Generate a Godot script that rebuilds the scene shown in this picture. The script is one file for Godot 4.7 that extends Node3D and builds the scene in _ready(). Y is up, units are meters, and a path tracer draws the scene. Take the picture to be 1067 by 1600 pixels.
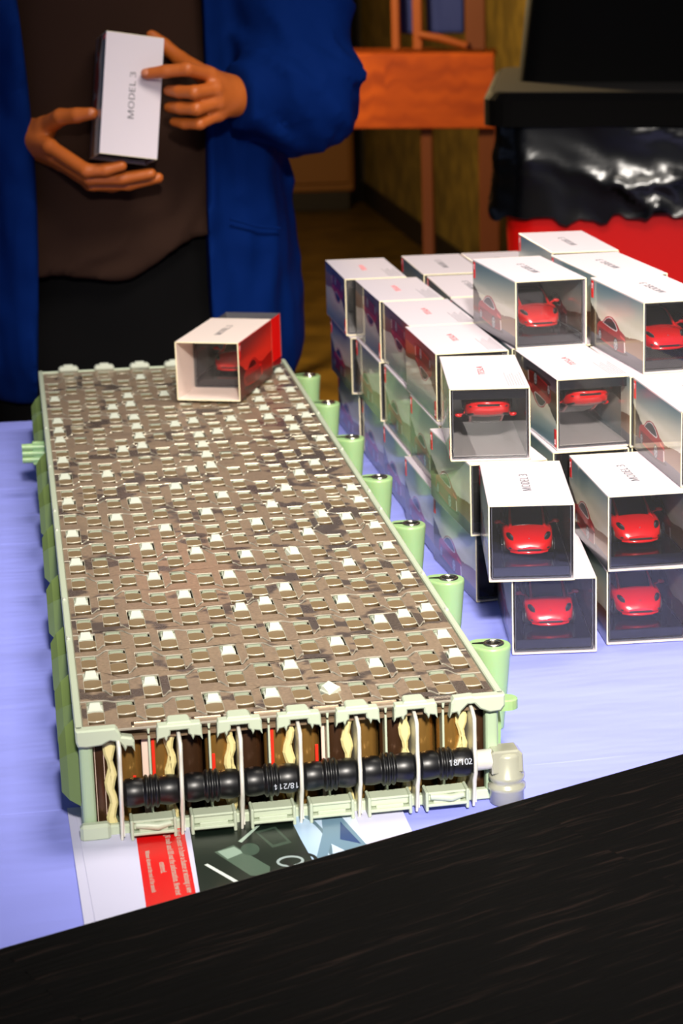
extends Node3D
# Battery module on a cloth table, stack of toy-car boxes, a visitor holding one box, hall behind.
# Places are written in "bench" coordinates: y = 0 is the top plate of the module; LIFT puts them above the hall floor.
const LIFT := 0.82
const CLOTH := -0.08
const BOX_W := 0.074
const BOX_H := 0.068
const BOX_L := 0.155
const MOD_W := 0.30
const MOD_L := 1.2824
var mats := {}
var rng := RandomNumberGenerator.new()

func _ready():
	stage()
	materials()
	hall()
	furniture()
	visitor()
	module()
	pile()

# ------------------------------------------------------------------ mesh helpers
class Shape:
	var st := SurfaceTool.new()
	var group := 0
	func _init():
		st.begin(Mesh.PRIMITIVE_TRIANGLES)
	func put(p: Vector3, uv: Vector2):
		st.set_smooth_group(group)
		st.set_uv(uv)
		st.add_vertex(p)
	func tri(a: Vector3, b: Vector3, c: Vector3, ua := Vector2.ZERO, ub := Vector2.ZERO, uc := Vector2.ZERO):
		put(a, ua)
		put(c, uc)
		put(b, ub)
	func quad(a: Vector3, b: Vector3, c: Vector3, d: Vector3, ua := Vector2.ZERO, ub := Vector2.ZERO, uc := Vector2.ZERO, ud := Vector2.ZERO):
		tri(a, b, c, ua, ub, uc)
		tri(a, c, d, ua, uc, ud)
	func face(pts: Array, out: Vector3):
		var n: Vector3 = (pts[1] - pts[0]).cross(pts[2] - pts[0])
		var p := pts.duplicate()
		if n.dot(out) < 0.0:
			p.reverse()
		for i in range(1, p.size() - 1):
			tri(p[0], p[i], p[i + 1])
	# box with chamfered edges
	func box(c: Vector3, size: Vector3, r := 0.0, xf := Transform3D()):
		group = -1
		var h := size * 0.5
		r = minf(r, minf(h.x, minf(h.y, h.z)) * 0.9)
		var corner := func(sx, sy, sz, axis) -> Vector3:
			var q := Vector3(sx * h.x, sy * h.y, sz * h.z)
			if axis != 0: q.x -= sx * r
			if axis != 1: q.y -= sy * r
			if axis != 2: q.z -= sz * r
			return xf * (c + q)
		var bs := xf.basis
		for s in [-1.0, 1.0]:
			face([corner.call(s, -1, -1, 0), corner.call(s, 1, -1, 0), corner.call(s, 1, 1, 0), corner.call(s, -1, 1, 0)], bs * Vector3(s, 0, 0))
			face([corner.call(-1, s, -1, 1), corner.call(1, s, -1, 1), corner.call(1, s, 1, 1), corner.call(-1, s, 1, 1)], bs * Vector3(0, s, 0))
			face([corner.call(-1, -1, s, 2), corner.call(1, -1, s, 2), corner.call(1, 1, s, 2), corner.call(-1, 1, s, 2)], bs * Vector3(0, 0, s))
		if r <= 0.0:
			return
		for a in [-1.0, 1.0]:
			for b in [-1.0, 1.0]:
				face([corner.call(a, b, -1, 0), corner.call(a, b, 1, 0), corner.call(a, b, 1, 1), corner.call(a, b, -1, 1)], bs * Vector3(a, b, 0))
				face([corner.call(a, -1, b, 0), corner.call(a, 1, b, 0), corner.call(a, 1, b, 2), corner.call(a, -1, b, 2)], bs * Vector3(a, 0, b))
				face([corner.call(-1, a, b, 1), corner.call(1, a, b, 1), corner.call(1, a, b, 2), corner.call(-1, a, b, 2)], bs * Vector3(0, a, b))
				for d in [-1.0, 1.0]:
					face([corner.call(a, b, d, 0), corner.call(a, b, d, 1), corner.call(a, b, d, 2)], bs * Vector3(a, b, d))
	# polygon in xy pushed from z0 up to z1, the upper rim bevelled
	func prism(poly: PackedVector2Array, z0: float, z1: float, bevel := 0.0, xf := Transform3D(), uvs := Vector2.ZERO, both := false, edge: Shape = null):
		group = -1
		var p := PackedVector2Array()
		for q in poly:
			if p.is_empty() or p[p.size() - 1].distance_to(q) > 1e-6:
				p.append(q)
		if p[0].distance_to(p[p.size() - 1]) < 1e-6:
			p.remove_at(p.size() - 1)
		var area := 0.0
		var n := p.size()
		for i in n:
			area += p[i].cross(p[(i + 1) % n])
		if area < 0.0:
			p.reverse()
		var ins := PackedVector2Array()
		for i in n:
			var e0 := (p[i] - p[(i + n - 1) % n]).normalized()
			var e1 := (p[(i + 1) % n] - p[i]).normalized()
			var n0 := Vector2(-e0.y, e0.x)
			var n1 := Vector2(-e1.y, e1.x)
			ins.append(p[i] + (n0 + n1) / maxf(0.5, 1.0 + n0.dot(n1)) * bevel)
		var idx := Geometry2D.triangulate_polygon(p)
		var zb := z1 - bevel
		var za := z0 + bevel if both else z0
		for t in range(0, idx.size(), 3):
			var a := idx[t]
			var b := idx[t + 1]
			var c := idx[t + 2]
			if (p[b] - p[a]).cross(p[c] - p[a]) < 0.0:
				var s := b
				b = c
				c = s
			tri(xf * Vector3(ins[a].x, ins[a].y, z1), xf * Vector3(ins[b].x, ins[b].y, z1), xf * Vector3(ins[c].x, ins[c].y, z1), ins[a] * uvs, ins[b] * uvs, ins[c] * uvs)
			var lo := ins if both else p
			tri(xf * Vector3(lo[a].x, lo[a].y, z0), xf * Vector3(lo[c].x, lo[c].y, z0), xf * Vector3(lo[b].x, lo[b].y, z0), lo[a] * uvs, lo[c] * uvs, lo[b] * uvs)
		var to: Shape = edge if edge else self
		to.group = -1
		for i in n:
			var j := (i + 1) % n
			to.quad(xf * Vector3(p[i].x, p[i].y, za), xf * Vector3(p[j].x, p[j].y, za), xf * Vector3(p[j].x, p[j].y, zb), xf * Vector3(p[i].x, p[i].y, zb), p[i] * uvs, p[j] * uvs, p[j] * uvs, p[i] * uvs)
			if bevel > 0.0:
				to.quad(xf * Vector3(p[i].x, p[i].y, zb), xf * Vector3(p[j].x, p[j].y, zb), xf * Vector3(ins[j].x, ins[j].y, z1), xf * Vector3(ins[i].x, ins[i].y, z1), p[i] * uvs, p[j] * uvs, ins[j] * uvs, ins[i] * uvs)
				if both:
					quad(xf * Vector3(ins[i].x, ins[i].y, z0), xf * Vector3(ins[j].x, ins[j].y, z0), xf * Vector3(p[j].x, p[j].y, za), xf * Vector3(p[i].x, p[i].y, za))
	# closed rings of equal count joined one to the next
	func loft(rings: Array, cap0 := true, cap1 := true, smooth := true):
		group = 0 if smooth else -1
		var n: int = rings[0].size()
		for k in rings.size() - 1:
			for i in n:
				var j := (i + 1) % n
				quad(rings[k][i], rings[k][j], rings[k + 1][j], rings[k + 1][i])
		group = 7 if smooth else -1
		for e in 2:
			if (e == 0 and not cap0) or (e == 1 and not cap1):
				continue
			var r: Array = rings[0] if e == 0 else rings[rings.size() - 1]
			var m := Vector3.ZERO
			for q in r:
				m += q
			m /= n
			for i in n:
				var j := (i + 1) % n
				if e == 0:
					tri(m, r[j], r[i])
				else:
					tri(m, r[i], r[j])
			group = 9 if smooth else -1
	# profile of (radius, height) turned round y
	func lathe(profile: Array, n: int, xf := Transform3D(), crease := false):
		for k in profile.size() - 1:
			group = 20 + k if crease else 0
			var a: Vector2 = profile[k]
			var b: Vector2 = profile[k + 1]
			for i in n:
				var t0 := TAU * i / n
				var t1 := TAU * (i + 1) / n
				var c0 := Vector3(cos(t0), 0, -sin(t0))
				var c1 := Vector3(cos(t1), 0, -sin(t1))
				var p := [c0 * a.x + Vector3(0, a.y, 0), c1 * a.x + Vector3(0, a.y, 0), c1 * b.x + Vector3(0, b.y, 0), c0 * b.x + Vector3(0, b.y, 0)]
				if a.x < 1e-6:
					tri(xf * p[0], xf * p[2], xf * p[3])
				elif b.x < 1e-6:
					tri(xf * p[0], xf * p[1], xf * p[2])
				else:
					quad(xf * p[0], xf * p[1], xf * p[2], xf * p[3])
	func tube(pts: Array, radii: Array, n := 10, caps := true):
		var rings := []
		var up := Vector3.UP
		for i in pts.size():
			var d: Vector3 = (pts[mini(i + 1, pts.size() - 1)] - pts[maxi(i - 1, 0)]).normalized()
			if i == 0:
				up = Vector3.UP if absf(d.y) < 0.9 else Vector3.RIGHT
			var sd := d.cross(up).normalized()
			up = sd.cross(d).normalized()
			var ring := []
			var r: float = radii[mini(i, radii.size() - 1)]
			for k in n:
				var t := TAU * k / n
				ring.append(pts[i] + (sd * cos(t) + up * sin(t)) * r)
			rings.append(ring)
		for ring in rings:
			ring.reverse()
		loft(rings, caps, caps, true)
	# open sheet: f(u, v) -> point, seen from the side where u runs right and v up
	func sheet(f: Callable, nu: int, nv: int, uvs := Vector2.ONE):
		group = 0
		var rows := []
		for j in nv + 1:
			var row := []
			for i in nu + 1:
				row.append(f.call(float(i) / nu, float(j) / nv))
			rows.append(row)
		for j in nv:
			for i in nu:
				var a := Vector2(float(i) / nu, float(j) / nv) * uvs
				var b := Vector2(float(i + 1) / nu, float(j + 1) / nv) * uvs
				quad(rows[j][i], rows[j][i + 1], rows[j + 1][i + 1], rows[j + 1][i], a, Vector2(b.x, a.y), b, Vector2(a.x, b.y))
	# surface nets of a field that is negative inside
	func nets(f: Callable, lo: Vector3, hi: Vector3, cell: float):
		group = 0
		var nx := int((hi.x - lo.x) / cell / 4.0 + 1) * 4
		var ny := int((hi.y - lo.y) / cell / 4.0 + 1) * 4
		var nz := int((hi.z - lo.z) / cell / 4.0 + 1) * 4
		var sx := nx + 1
		var sxy := (nx + 1) * (ny + 1)
		var val := PackedFloat32Array()
		val.resize(sxy * (nz + 1))
		val.fill(9.0)
		var blocks := []
		var known := PackedByteArray()
		known.resize(val.size())
		for bz in range(0, nz, 4):
			for by in range(0, ny, 4):
				for bx in range(0, nx, 4):
					var mid: float = f.call(lo + Vector3(bx + 2, by + 2, bz + 2) * cell)
					if absf(mid) > cell * 4.6:
						if mid < 0.0:
							for z in range(bz, bz + 5):
								for y in range(by, by + 5):
									for x in range(bx, bx + 5):
										var q := x + y * sx + z * sxy
										if known[q] == 0:
											val[q] = -9.0
						continue
					blocks.append(Vector3i(bx, by, bz))
					for z in range(bz, bz + 5):
						for y in range(by, by + 5):
							for x in range(bx, bx + 5):
								var q := x + y * sx + z * sxy
								if known[q] == 0:
									known[q] = 1
									val[q] = f.call(lo + Vector3(x, y, z) * cell)
		var at := {}
		var off := [0, 1, sx, sx + 1, sxy, sxy + 1, sxy + sx, sxy + sx + 1]
		var edges := [[0, 1], [2, 3], [4, 5], [6, 7], [0, 2], [1, 3], [4, 6], [5, 7], [0, 4], [1, 5], [2, 6], [3, 7]]
		for b in blocks:
			for z in range(b.z, b.z + 4):
				for y in range(b.y, b.y + 4):
					for x in range(b.x, b.x + 4):
						var q := x + y * sx + z * sxy
						var mask := 0
						for i in 8:
							if val[q + off[i]] < 0.0:
								mask |= 1 << i
						if mask == 0 or mask == 255:
							continue
						var sum := Vector3.ZERO
						var n := 0
						for e in edges:
							var a: int = e[0]
							var c: int = e[1]
							if ((mask >> a) & 1) == ((mask >> c) & 1):
								continue
							var va := val[q + off[a]]
							var vc := val[q + off[c]]
							var t := clampf(va / (va - vc), 0.0, 1.0)
							var pa := Vector3(a & 1, (a >> 1) & 1, a >> 2)
							var pc := Vector3(c & 1, (c >> 1) & 1, c >> 2)
							sum += pa.lerp(pc, t)
							n += 1
						at[q] = lo + (Vector3(x, y, z) + sum / n) * cell
		for q in at:
			var inside: bool = val[q] < 0.0
			var steps := [[1, sx, sxy], [sx, sxy, 1], [sxy, 1, sx]]
			for s in steps:
				if (val[q + s[0]] < 0.0) == inside:
					continue
				var a: int = q
				var b: int = q - s[1]
				var c: int = q - s[1] - s[2]
				var d: int = q - s[2]
				if not (at.has(b) and at.has(c) and at.has(d)):
					continue
				if inside:
					quad(at[c], at[d], at[a], at[b])
				else:
					quad(at[c], at[b], at[a], at[d])
	func done() -> ArrayMesh:
		st.generate_normals()
		st.index()
		return st.commit()

var taken := {}
func numbered(called: String) -> String:
	taken[called] = taken.get(called, 0) + 1
	return called if taken[called] == 1 else "%s_%03d" % [called, taken[called] - 1]

func thing(called: String, label: String, category: String, at := Vector3.ZERO, turn := 0.0, group := "") -> Node3D:
	var o := Node3D.new()
	o.name = numbered(called)
	add_child(o, true)
	o.position = at + Vector3(0, LIFT, 0)
	o.rotation.y = turn
	o.set_meta("label", label)
	o.set_meta("category", category)
	if group:
		o.set_meta("group", group)
	return o

# one mesh under a thing; the shape is in bench coordinates when "bench" is set, else in the parent's own
func part(called: String, shape, material: Material, parent: Node3D, bench := false, label := "") -> MeshInstance3D:
	var o := MeshInstance3D.new()
	o.name = called
	o.mesh = shape if shape is Mesh else shape.done()
	o.material_override = material
	parent.add_child(o, true)
	if bench:
		o.transform = parent.transform.affine_inverse() * Transform3D(Basis(), Vector3(0, LIFT, 0))
	if label:
		o.set_meta("label", label)
	return o

func struct(called: String, shape: Shape, material: Material) -> MeshInstance3D:
	var o := MeshInstance3D.new()
	o.name = called
	o.mesh = shape.done()
	o.material_override = material
	add_child(o, true)
	o.position = Vector3(0, LIFT, 0)
	o.set_meta("kind", "structure")
	return o

func mat(key: String, color: Color, rough := 0.6, metal := 0.0) -> StandardMaterial3D:
	var m := StandardMaterial3D.new()
	m.resource_name = key
	m.albedo_color = color
	m.roughness = rough
	m.metallic = metal
	mats[key] = m
	return m

func noise(sd: int, freq: float, oct := 3) -> FastNoiseLite:
	var n := FastNoiseLite.new()
	n.seed = sd
	n.noise_type = FastNoiseLite.TYPE_SIMPLEX_SMOOTH
	n.frequency = freq
	n.fractal_octaves = oct
	return n

func tex(im: Image) -> ImageTexture:
	return ImageTexture.create_from_image(im)

func paint(im: Image, poly: PackedVector2Array, c: Color, soft := 1.0):
	var w := im.get_width()
	var h := im.get_height()
	var lo := Vector2(1e9, 1e9)
	var hi := -lo
	for q in poly:
		lo = lo.min(q)
		hi = hi.max(q)
	for y in range(maxi(0, int(lo.y * h)), mini(h, int(hi.y * h) + 2)):
		for x in range(maxi(0, int(lo.x * w)), mini(w, int(hi.x * w) + 2)):
			if Geometry2D.is_point_in_polygon(Vector2((x + 0.5) / w, (y + 0.5) / h), poly):
				im.set_pixel(x, y, im.get_pixel(x, y).lerp(c, soft))

func disc2(c: Vector2, rx: float, ry: float, n := 20) -> PackedVector2Array:
	var p := PackedVector2Array()
	for i in n:
		p.append(c + Vector2(cos(TAU * i / n) * rx, sin(TAU * i / n) * ry))
	return p

func rrect(c: Vector2, s: Vector2, r: float, n := 4) -> PackedVector2Array:
	var p := PackedVector2Array()
	var k := [Vector2(1, 1), Vector2(-1, 1), Vector2(-1, -1), Vector2(1, -1)]
	for i in 4:
		for j in n + 1:
			var t := (i + float(j) / n) * PI / 2
			p.append(c + k[i] * (s * 0.5 - Vector2(r, r)) + Vector2(cos(t), sin(t)) * r)
	return p

func words(text: String, size: float, font := "Droid Sans", depth := 0.0003) -> TextMesh:
	var t := TextMesh.new()
	var f := SystemFont.new()
	f.font_names = PackedStringArray([font])
	t.font = f
	t.text = text
	t.font_size = 32
	t.pixel_size = size / 32.0
	t.depth = depth
	t.curve_step = 1.5
	return t

const FLOOR_WAYS := Basis(Vector3(1, 0, 0), Vector3(0, 0, -1), Vector3(0, 1, 0))   # polygon (x, away) and height
const SIDE_WAYS := Basis(Vector3(0, 0, 1), Vector3(0, 1, 0), Vector3(-1, 0, 0))    # polygon (z, y), pushed towards -x

# ------------------------------------------------------------------ camera, light, materials
func stage():
	var cam := Camera3D.new()
	cam.name = "camera"
	add_child(cam)
	var lens := CameraAttributesPhysical.new()
	lens.frustum_focal_length = 50.0
	lens.frustum_focus_distance = 1.78
	lens.exposure_aperture = 8.5
	lens.frustum_near = 0.05
	lens.frustum_far = 60.0
	cam.attributes = lens
	cam.projection = Camera3D.PROJECTION_FRUSTUM
	cam.keep_aspect = Camera3D.KEEP_HEIGHT
	cam.near = 0.05
	cam.far = 60.0
	cam.size = 2.0 * 0.05 * 800.0 / 3500.0
	cam.frustum_offset = Vector2(-366.5 / 3500.0 * 0.05, 0.0)
	cam.position = Vector3(-0.0201, 0.5473 + LIFT, 1.4930)
	cam.rotation_order = EULER_ORDER_YXZ
	cam.rotation_degrees = Vector3(-15.0618, -14.1211, -0.1396)
	cam.current = true
	var we := WorldEnvironment.new()
	we.name = "sky_environment"
	var env := Environment.new()
	env.background_mode = Environment.BG_SKY
	var sky := Sky.new()
	var ps := ProceduralSkyMaterial.new()
	ps.sky_top_color = Color(0.74, 0.82, 1.0)
	ps.sky_horizon_color = Color(0.72, 0.80, 1.0)
	ps.ground_horizon_color = Color(0.30, 0.29, 0.28)
	ps.ground_bottom_color = Color(0.2, 0.19, 0.18)
	ps.sun_angle_max = 1.0
	sky.sky_material = ps
	env.sky = sky
	env.background_energy_multiplier = 0.20
	env.tonemap_mode = Environment.TONE_MAPPER_LINEAR
	env.tonemap_exposure = 0.78
	env.sdfgi_enabled = true
	env.ssao_enabled = true
	env.ssil_enabled = true
	we.environment = env
	add_child(we)
	# unseen area light added above the bench to brighten the tops
	var lamp := AreaLight3D.new()
	lamp.name = "added_top_light"
	lamp.area_size = Vector2(0.6, 0.6)
	lamp.light_color = Color(1.0, 0.96, 0.90)
	lamp.light_energy = 2.5
	lamp.area_range = 12.0
	lamp.shadow_enabled = true
	lamp.position = Vector3(0.50, 1.40 + LIFT, -0.45)
	lamp.rotation_degrees = Vector3(-90, 0, 0)
	add_child(lamp)
	# unseen spot added behind the camera, pooling light and leaving the edges darker
	var spot := SpotLight3D.new()
	spot.name = "added_spot_light"
	spot.light_color = Color(1.0, 0.97, 0.93)
	spot.light_energy = 24.0
	spot.light_size = 0.10
	spot.spot_range = 14.0
	spot.spot_attenuation = 2.0
	spot.spot_angle = 16.6
	spot.spot_angle_attenuation = 1.0
	spot.shadow_enabled = true
	spot.position = Vector3(0.08, 1.42 + LIFT, 2.05)
	add_child(spot)
	spot.look_at_from_position(spot.position, Vector3(0.52, LIFT, -0.48))
	# warm fill light added behind the visitor to brighten the background
	var warm := OmniLight3D.new()
	warm.name = "added_hall_light"
	warm.light_color = Color(1.0, 0.86, 0.62)
	warm.light_energy = 5.0
	warm.light_size = 0.12
	warm.omni_range = 14.0
	warm.omni_attenuation = 2.0
	warm.shadow_enabled = true
	warm.position = Vector3(0.22, 0.86 + LIFT, -4.3)
	add_child(warm)

func materials():
	mat("white_card", Color(0.87, 0.83, 0.86), 0.35)
	mat("card_edge", Color(0.93, 0.88, 0.72), 0.7)
	mat("white_inside", Color(0.93, 0.86, 0.82), 0.6)
	mat("case_liner", Color(0.30, 0.30, 0.32), 0.15)
	mat("case_ceiling", Color(0.62, 0.60, 0.60), 0.2)
	mat("case_base", Color(0.085, 0.085, 0.11), 0.12)
	mat("tag_red", Color(0.85, 0.05, 0.06), 0.35)
	mat("print_grey", Color(0.30, 0.30, 0.33), 0.6)
	mat("print_light", Color(0.58, 0.57, 0.60), 0.6)
	mat("print_red", Color(0.90, 0.16, 0.18), 0.6)
	var pane := mat("clear_film", Color(1, 1, 1, 0.015), 0.02)
	pane.transparency = BaseMaterial3D.TRANSPARENCY_ALPHA
	var red := mat("car_red", Color(0.80, 0.01, 0.02), 0.25, 0.25)
	red.clearcoat_enabled = true
	red.clearcoat = 1.0
	red.clearcoat_roughness = 0.05
	mat("car_glass", Color(0.02, 0.02, 0.025), 0.08)
	mat("car_black", Color(0.02, 0.02, 0.02), 0.5)
	mat("car_lamp", Color(0.42, 0.43, 0.46), 0.15, 0.7)
	mat("wheel_grey", Color(0.35, 0.36, 0.38), 0.3, 0.8)
	mat("flat_red", Color(0.93, 0.05, 0.03), 0.3)
	# side print of the boxes
	var im := Image.create(360, 158, false, Image.FORMAT_RGB8)
	var n1 := noise(5, 0.9)
	for y in 158:
		for x in 360:
			var u := x / 360.0
			var v := y / 158.0
			var c := Color(0.36, 0.50, 0.56).lerp(Color(0.86, 0.84, 0.76), smoothstep(0.0, 0.62, v + u * 0.22))
			c = c.lerp(Color(0.95, 0.93, 0.88), 0.35 * smoothstep(0.10, 0.0, absf(v - 0.36 - u * 0.12 + 0.03 * n1.get_noise_2d(x * 0.02, 3.0))))
			var ridge := 0.36 + u * 1.0 + 0.03 * n1.get_noise_1d(x * 0.05)
			if v > ridge:
				c = Color(0.16, 0.13, 0.11).lerp(Color(0.36, 0.25, 0.17), clampf((v - ridge) * 2.5 + u, 0, 1))
			var hill := 0.60 - 0.05 * smoothstep(0.7, 0.95, u) + 0.015 * n1.get_noise_1d(x * 0.08 + 40.0)
			if u > 0.42 and v > hill:
				c = Color(0.50, 0.33, 0.18).lerp(Color(0.62, 0.52, 0.44), clampf((v - hill) * 3.0, 0, 1))
			if v > 0.79 + 0.03 * u:
				c = Color(0.40, 0.39, 0.42).lerp(Color(0.24, 0.24, 0.28), (v - 0.79) * 4.0)
			im.set_pixel(x, y, c)
	paint(im, disc2(Vector2(0.42, 0.865), 0.30, 0.045), Color(0.12, 0.11, 0.13), 0.7)
	var P := func(a: Array) -> PackedVector2Array:
		var p := PackedVector2Array()
		for k in range(0, a.size(), 2):
			p.append(Vector2(a[k], a[k + 1]))
		return p
	paint(im, P.call([0.13, 0.64, 0.17, 0.58, 0.24, 0.555, 0.30, 0.47, 0.36, 0.435, 0.43, 0.43, 0.50, 0.47, 0.57, 0.56, 0.655, 0.60, 0.675, 0.66, 0.67, 0.78, 0.64, 0.86, 0.50, 0.88, 0.22, 0.84, 0.14, 0.78]), Color(0.62, 0.08, 0.12))
	paint(im, P.call([0.15, 0.66, 0.52, 0.70, 0.66, 0.68, 0.64, 0.85, 0.48, 0.86, 0.18, 0.80]), Color(0.42, 0.04, 0.08))
	paint(im, P.call([0.24, 0.57, 0.31, 0.48, 0.37, 0.445, 0.42, 0.445, 0.49, 0.50, 0.53, 0.575, 0.50, 0.61, 0.38, 0.60]), Color(0.82, 0.80, 0.80))
	paint(im, P.call([0.255, 0.565, 0.315, 0.49, 0.37, 0.46, 0.415, 0.46, 0.475, 0.505, 0.51, 0.57, 0.49, 0.592, 0.38, 0.585]), Color(0.10, 0.11, 0.15))
	paint(im, P.call([0.57, 0.62, 0.66, 0.65, 0.66, 0.685, 0.58, 0.66]), Color(0.85, 0.30, 0.28))
	paint(im, P.call([0.645, 0.70, 0.665, 0.70, 0.675, 0.84, 0.655, 0.86]), Color(0.90, 0.85, 0.82))
	for w in [Vector2(0.185, 0.775), Vector2(0.49, 0.80)]:
		var r: float = 0.032 if w.x < 0.3 else 0.042
		paint(im, disc2(w, r, r * 2.5), Color(0.06, 0.06, 0.07))
		paint(im, disc2(w, r * 0.78, r * 1.95), Color(0.62, 0.63, 0.66))
		for k in 5:
			var d := Vector2.from_angle(TAU * k / 5 + 0.3)
			paint(im, disc2(w + Vector2(d.x * r * 0.45, d.y * r * 1.1), r * 0.16, r * 0.4, 8), Color(0.2, 0.2, 0.22))
	paint(im, PackedVector2Array([Vector2(0.0, 0.0), Vector2(1, 0), Vector2(1, 0.018), Vector2(0, 0.018)]), Color(0.92, 0.90, 0.90))
	var side := mat("side_print", Color(1, 1, 1), 0.35)
	side.albedo_texture = tex(im)
	side.clearcoat_enabled = true
	side.clearcoat = 0.6
	side.clearcoat_roughness = 0.06
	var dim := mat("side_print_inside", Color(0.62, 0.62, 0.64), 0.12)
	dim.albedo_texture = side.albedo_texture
	var hot := mat("side_print_red", Color(1.0, 0.22, 0.16), 0.3)
	hot.albedo_texture = side.albedo_texture
	# module
	mat("tray_white", Color(0.70, 0.74, 0.65), 0.42)
	var green := mat("tray_green", Color(0.58, 0.71, 0.49), 0.35)
	green.subsurf_scatter_enabled = true
	green.subsurf_scatter_strength = 0.15
	mat("gusset_green", Color(0.43, 0.51, 0.28), 0.42)
	mat("tray_side", Color(0.62, 0.70, 0.58), 0.45)
	mat("ledge_green", Color(0.50, 0.53, 0.45), 0.35)
	mat("deck_brown", Color(0.42, 0.34, 0.25), 0.65)
	mat("cap_rim", Color(0.78, 0.75, 0.67), 0.3, 0.3)
	mat("can_side", Color(0.36, 0.29, 0.20), 0.5, 0.2)
	mat("cut_edge", Color(0.72, 0.69, 0.62), 0.3, 0.5)
	mat("clip_white", Color(0.72, 0.74, 0.68), 0.5)
	mat("steel", Color(0.80, 0.78, 0.72), 0.22, 1.0)
	mat("cap_brown", Color(0.52, 0.44, 0.32), 0.5, 0.3)
	mat("can_gold", Color(0.64, 0.48, 0.24), 0.22, 0.7)
	mat("can_dark", Color(0.30, 0.20, 0.13), 0.25, 0.6)
	mat("gel_cream", Color(0.84, 0.79, 0.56), 0.3)
	mat("sheet_pink", Color(0.86, 0.76, 0.70), 0.5)
	mat("strip_red", Color(0.86, 0.16, 0.08), 0.4)
	mat("fin_white", Color(0.86, 0.85, 0.80), 0.32, 0.25)
	mat("hose_black", Color(0.035, 0.035, 0.04), 0.38)
	mat("hose_print", Color(0.72, 0.74, 0.78), 0.6)
	mat("connector_grey", Color(0.72, 0.72, 0.64), 0.22, 0.35)
	mat("bore_dark", Color(0.05, 0.06, 0.06), 0.3, 0.5)
	var w := 400
	var h := 1600
	var pl := Image.create(w, h, false, Image.FORMAT_RGB8)
	var rg := Image.create(w, h, false, Image.FORMAT_RGB8)
	var na := noise(11, 0.010, 4)
	var nb := noise(12, 0.030, 3)
	var nc := noise(13, 0.22, 2)
	for y in h:
		for x in w:
			var right := float(x) / w
			var away := float(y) / h
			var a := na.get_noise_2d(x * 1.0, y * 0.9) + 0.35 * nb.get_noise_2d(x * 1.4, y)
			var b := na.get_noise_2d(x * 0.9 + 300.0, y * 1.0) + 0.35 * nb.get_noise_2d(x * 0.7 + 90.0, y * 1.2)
			var spot := nc.get_noise_2d(x, y)
			var c := Color(0.70, 0.61, 0.51).lerp(Color(0.62, 0.54, 0.46), clampf(0.5 + a, 0, 1))
			c = c.lerp(Color(0.78, 0.60, 0.50), 0.5 * smoothstep(0.30, 0.0, Vector2(right - 0.33, (away - 0.30) * 1.6).length()))  # warm pinkish sheen painted into the plate colour
			var smudge_reflection := smoothstep(0.22, 0.42, b + 0.17 * smoothstep(0.5, 1.0, right) + 0.12 * smoothstep(0.3, 0.0, absf(away - 0.58)))  # smudges plus painted dark reflections, denser at the right and mid length
			c = c.lerp(Color(0.24, 0.23, 0.26), 0.50 * smudge_reflection)
			c = c * (1.0 + 0.10 * spot)
			pl.set_pixel(x, y, c)
			var r := 0.40 + 0.10 * a - 0.12 * smudge_reflection + 0.05 * spot
			rg.set_pixel(x, y, Color(r, r, r))
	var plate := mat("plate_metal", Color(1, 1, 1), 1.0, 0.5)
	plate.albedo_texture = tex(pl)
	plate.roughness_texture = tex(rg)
	# cloth, board, paper
	var cl := Image.create(512, 512, false, Image.FORMAT_RGB8)
	var n2 := noise(21, 0.012, 4)
	for y in 512:
		for x in 512:
			var k := 0.5 + 0.5 * n2.get_noise_2d(x * 0.35, y * 1.1) + 0.02 * float((x + y) % 2)
			cl.set_pixel(x, y, Color(k, k, k))
	var cloth := mat("cloth_blue", Color(0.56, 0.59, 0.93), 0.8)
	cloth.heightmap_enabled = true
	cloth.heightmap_texture = tex(cl)
	cloth.heightmap_scale = 0.5
	cloth.rim_enabled = true
	cloth.rim = 0.2
	var wd := Image.create(1024, 512, false, Image.FORMAT_RGB8)
	var wh := Image.create(1024, 512, false, Image.FORMAT_RGB8)
	var n3 := noise(31, 0.09, 3)
	var n4 := noise(32, 0.012, 3)
	for y in 512:
		for x in 1024:
			var g := n3.get_noise_2d(x * 1.0 + 6.0 * n4.get_noise_2d(x, y * 0.6), y * 0.045)
			var f := n3.get_noise_2d(x * 3.1 + 900.0, y * 0.09)
			var k := clampf(0.5 + 0.55 * g + 0.35 * f, 0, 1)
			wd.set_pixel(x, y, Color(0.06, 0.05, 0.045).lerp(Color(0.42, 0.34, 0.30), smoothstep(0.52, 1.0, k) * smoothstep(0.5, 0.75, k)))
			wh.set_pixel(x, y, Color(k, k, k))
	var wood := mat("board_black", Color(0.33, 0.31, 0.31), 0.75)
	wood.metallic_specular = 0.18
	wood.albedo_texture = tex(wd)
	wood.heightmap_enabled = true
	wood.heightmap_texture = tex(wh)
	wood.heightmap_scale = 0.2
	mat("board_edge", Color(0.30, 0.27, 0.25), 0.6)
	mat("paper_white", Color(0.80, 0.80, 0.90), 0.6)
	mat("table_grey", Color(0.4, 0.4, 0.42), 0.5)
	# hall
	var fl := mat("floor_olive", Color(0.52, 0.40, 0.13), 0.45)
	var fi := Image.create(256, 256, false, Image.FORMAT_RGB8)
	for y in 256:
		for x in 256:
			var k := 0.85 + 0.25 * n2.get_noise_2d(x * 2.0, y * 2.0)
			fi.set_pixel(x, y, Color(k, k, k))
	fl.albedo_texture = tex(fi)
	fl.uv1_triplanar = true
	fl.uv1_scale = Vector3(0.7, 0.7, 0.7)
	var wl := mat("wall_olive", Color(0.66, 0.54, 0.20), 0.8)
	wl.albedo_texture = fl.albedo_texture
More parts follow.
